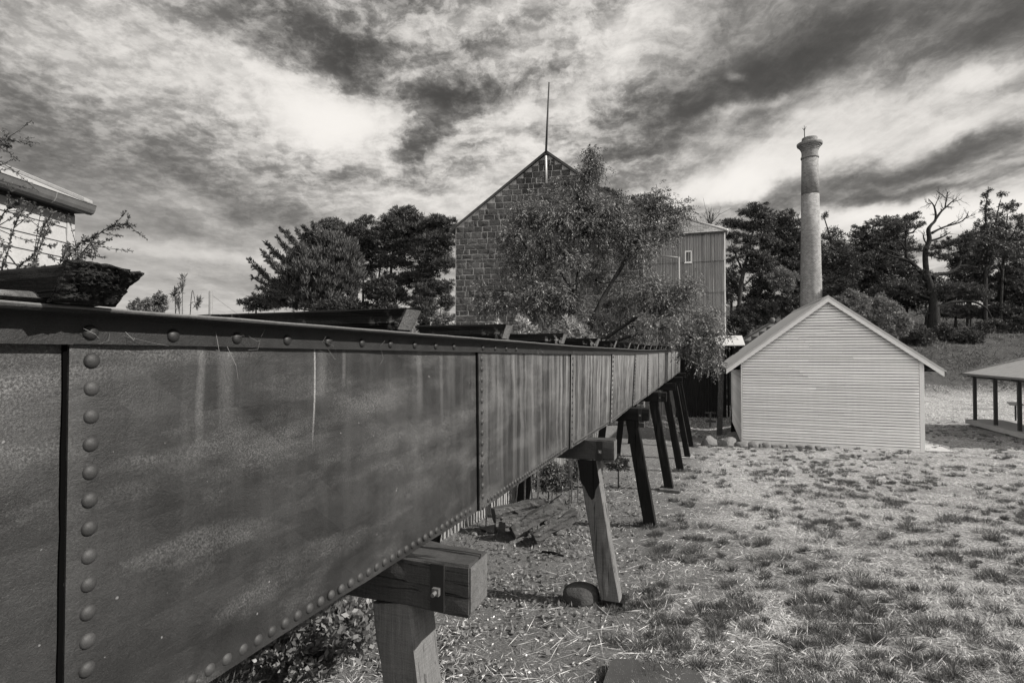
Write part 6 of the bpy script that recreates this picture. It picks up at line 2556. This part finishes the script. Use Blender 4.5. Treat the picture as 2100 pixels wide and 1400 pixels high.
    tree('dark_conifer', 'low wide dark tree at the right edge under the tall gum', 'tree', 67.0, [[(2085, 690, 9), (2085, 600, 6), (2088, 560, 3)]],
         [(2080, 558, 36, 16), (2106, 566, 30, 20), (2062, 582, 40, 16), (2098, 592, 40, 18), (2040, 576, 36, 12), (2066, 610, 50, 14), (2105, 620, 34, 16), (2070, 640, 44, 16), (2110, 650, 34, 18), (2030, 600, 30, 10), (2125, 590, 30, 22)], (0.32, 0.08), 'pad', 'leaf_pine_far', group=G2, seed=78, dens=0.95, sub_px=7, n_leaf=34)
    # background mass of further trees, each its own
    for i, (px, py, rx, ry, l) in enumerate([(1650, 560, 50, 60, 'dark tree crown low behind the chimney'), (1750, 590, 60, 40, 'dark tree crown filling the gap behind the grey shrubs'), (1860, 610, 50, 30, 'dark tree crown behind the big dead-topped trunk'), (1500, 590, 24, 40, 'dark tree crown hugging the tower edge'),
                                             (1560, 600, 40, 36, 'dark tree crown under the layered pine'), (1790, 560, 70, 50, 'dark tree crown deep behind the broad spreading tree'), (1990, 590, 50, 36, 'dark tree crown behind the right-reaching limb'), (2070, 600, 50, 40, 'dark tree crown behind the tall gum'), (1900, 600, 60, 34, 'dark crown spread wide behind the trunk of the dead-topped tree'), (1985, 545, 46, 34, 'dark crown behind the upswept right limb of the dead-topped tree'), (1960, 640, 60, 14, 'pale scrub belt under the arching limb'), (2060, 640, 60, 16, 'pale scrub belt below the low wide dark tree')]):
        sc = i > 9
        tree('dark_tree' if not sc else 'scrub_bush', l, 'tree' if not sc else 'bush', 76.0 if not sc else 70.0, [[(px, 700, 7), (px, py, 4)]], [(px + rx * a, py + ry * b, rx * 0.5, ry * 0.45) for a, b in ((-.5, -.3), (.4, -.4), (0, .1), (-.45, .45), (.5, .4), (0, -.7))],
             (0.36, 0.11), 'rand', 'leaf_shrub' if sc else 'leaf_shrub_dark', group=None if sc else G2, seed=640 + i, dens=0.8, sub_px=8, n_leaf=30)
    # grey shrubs behind the shed
    sh = [(1730, 592, 30, 16, 44, 'leaf_shrub_dark', 'rounded dark shrub peeping over the shed ridge'), (1748, 618, 40, 22, 42, 'leaf_shrub', 'grey rounded shrub right above the shed roof slope'), (1806, 632, 40, 26, 44, 'leaf_shrub', 'broad grey shrub halfway down the shed roof slope'),
          (1840, 662, 32, 24, 43, 'leaf_shrub', 'grey shrub low beside the shed eave'), (1604, 572, 34, 26, 50, 'leaf_shrub', 'lighter feathery shrub before the dark conifer beside the chimney'), (1640, 590, 30, 30, 52, 'leaf_shrub_dark', 'dim shrub tucked against the chimney shaft'),
          (1508, 668, 34, 26, 40, 'leaf_shrub_dark', 'leafy dark shrub between the tower and the stone outbuilding'), (1550, 640, 44, 26, 46, 'leaf_shrub_dark', 'dark hedge-like shrub above the stone outbuilding'), (1880, 690, 40, 18, 50, 'leaf_shrub_dark', 'dark low bush before the great trunk'),
          (1935, 682, 40, 16, 52, 'leaf_shrub_dark', 'dark spreading bush just past the great trunk'), (2040, 668, 44, 16, 54, 'leaf_shrub_dark', 'dark bush on the slope above the shelter roof'), (2095, 664, 34, 20, 54, 'leaf_shrub_dark', 'dark bush at the right edge above the shelter roof'),
          (1985, 690, 36, 14, 50, 'leaf_shrub_dark', 'low dark bush midway along the slope'), (1610, 625, 44, 24, 50, 'leaf_shrub_dark', 'dark shrub at the foot of the chimney'), (1690, 610, 30, 24, 54, 'leaf_shrub_dark', 'dark shrub just right of the chimney foot')]
    for i, (px, py, rx, ry, Z, m, l) in enumerate(sh):
        if px > 1860:
            Z = on_ground(px, py + ry, 30.0)[1]
        tree('shrub', l, 'shrub', float(Z), [[(px, py + ry + 6, 4), (px, py, 3)]], [(px + rx * a, py + ry * b, rx * 0.46, ry * 0.5) for a, b in ((-.55, .1), (.5, 0), (0, -.5), (-.2, .5), (.35, .55), (.1, 0))],
             (0.20, 0.07), 'rand', m, 'bark_grey', 'shrubs behind the shed', seed=560 + i, dens=1.0, sub_px=6.5, n_leaf=34)


def bare_tree(name, label, cat, Z, stem, seed, spread, rise):
    rng = np.random.default_rng(seed)
    k = Z / FOC
    b = P(stem[0][0], stem[0][1], Z)
    b[2] = gz(b[0], b[1])
    t = thing(name, label, cat, b)
    mb = MB()
    top = P(stem[1][0], stem[1][1], Z)
    mb.tube([b, top], [stem[0][2] * k / 2, stem[1][2] * k / 2], 6)
    for i in range(34):
        q = top - UP * rng.uniform(0, 40) * k
        d = np.array([rng.normal(0, 0.6), rng.normal(0, 0.5), 1.0])
        e = q + d / np.linalg.norm(d) * rng.uniform(0.5, 1.0) * rise * k * 1.5
        mb.tube([q, (q + e) / 2 + rng.normal(size=3) * 0.08, e], [0.05, 0.035, 0.015], 4)
        for j in range(3):
            f = q + (e - q) * rng.uniform(0.3, 0.9)
            g = f + (d / np.linalg.norm(d) + rng.normal(size=3) * 0.6) * rng.uniform(0.3, 0.7)
            mb.tube([f, g], [0.025, 0.012], 3)
    mb.build('trunk', 'bark_grey', t)


build_flume()
build_trestles()
build_shed()
build_mill()
build_tower()
build_lean_to()
build_outbuilding()
build_chimney()
build_shelter()
build_cottage()
build_sleepers()
build_small_things()
build_trees()
build_plants()
build_ground_cover()
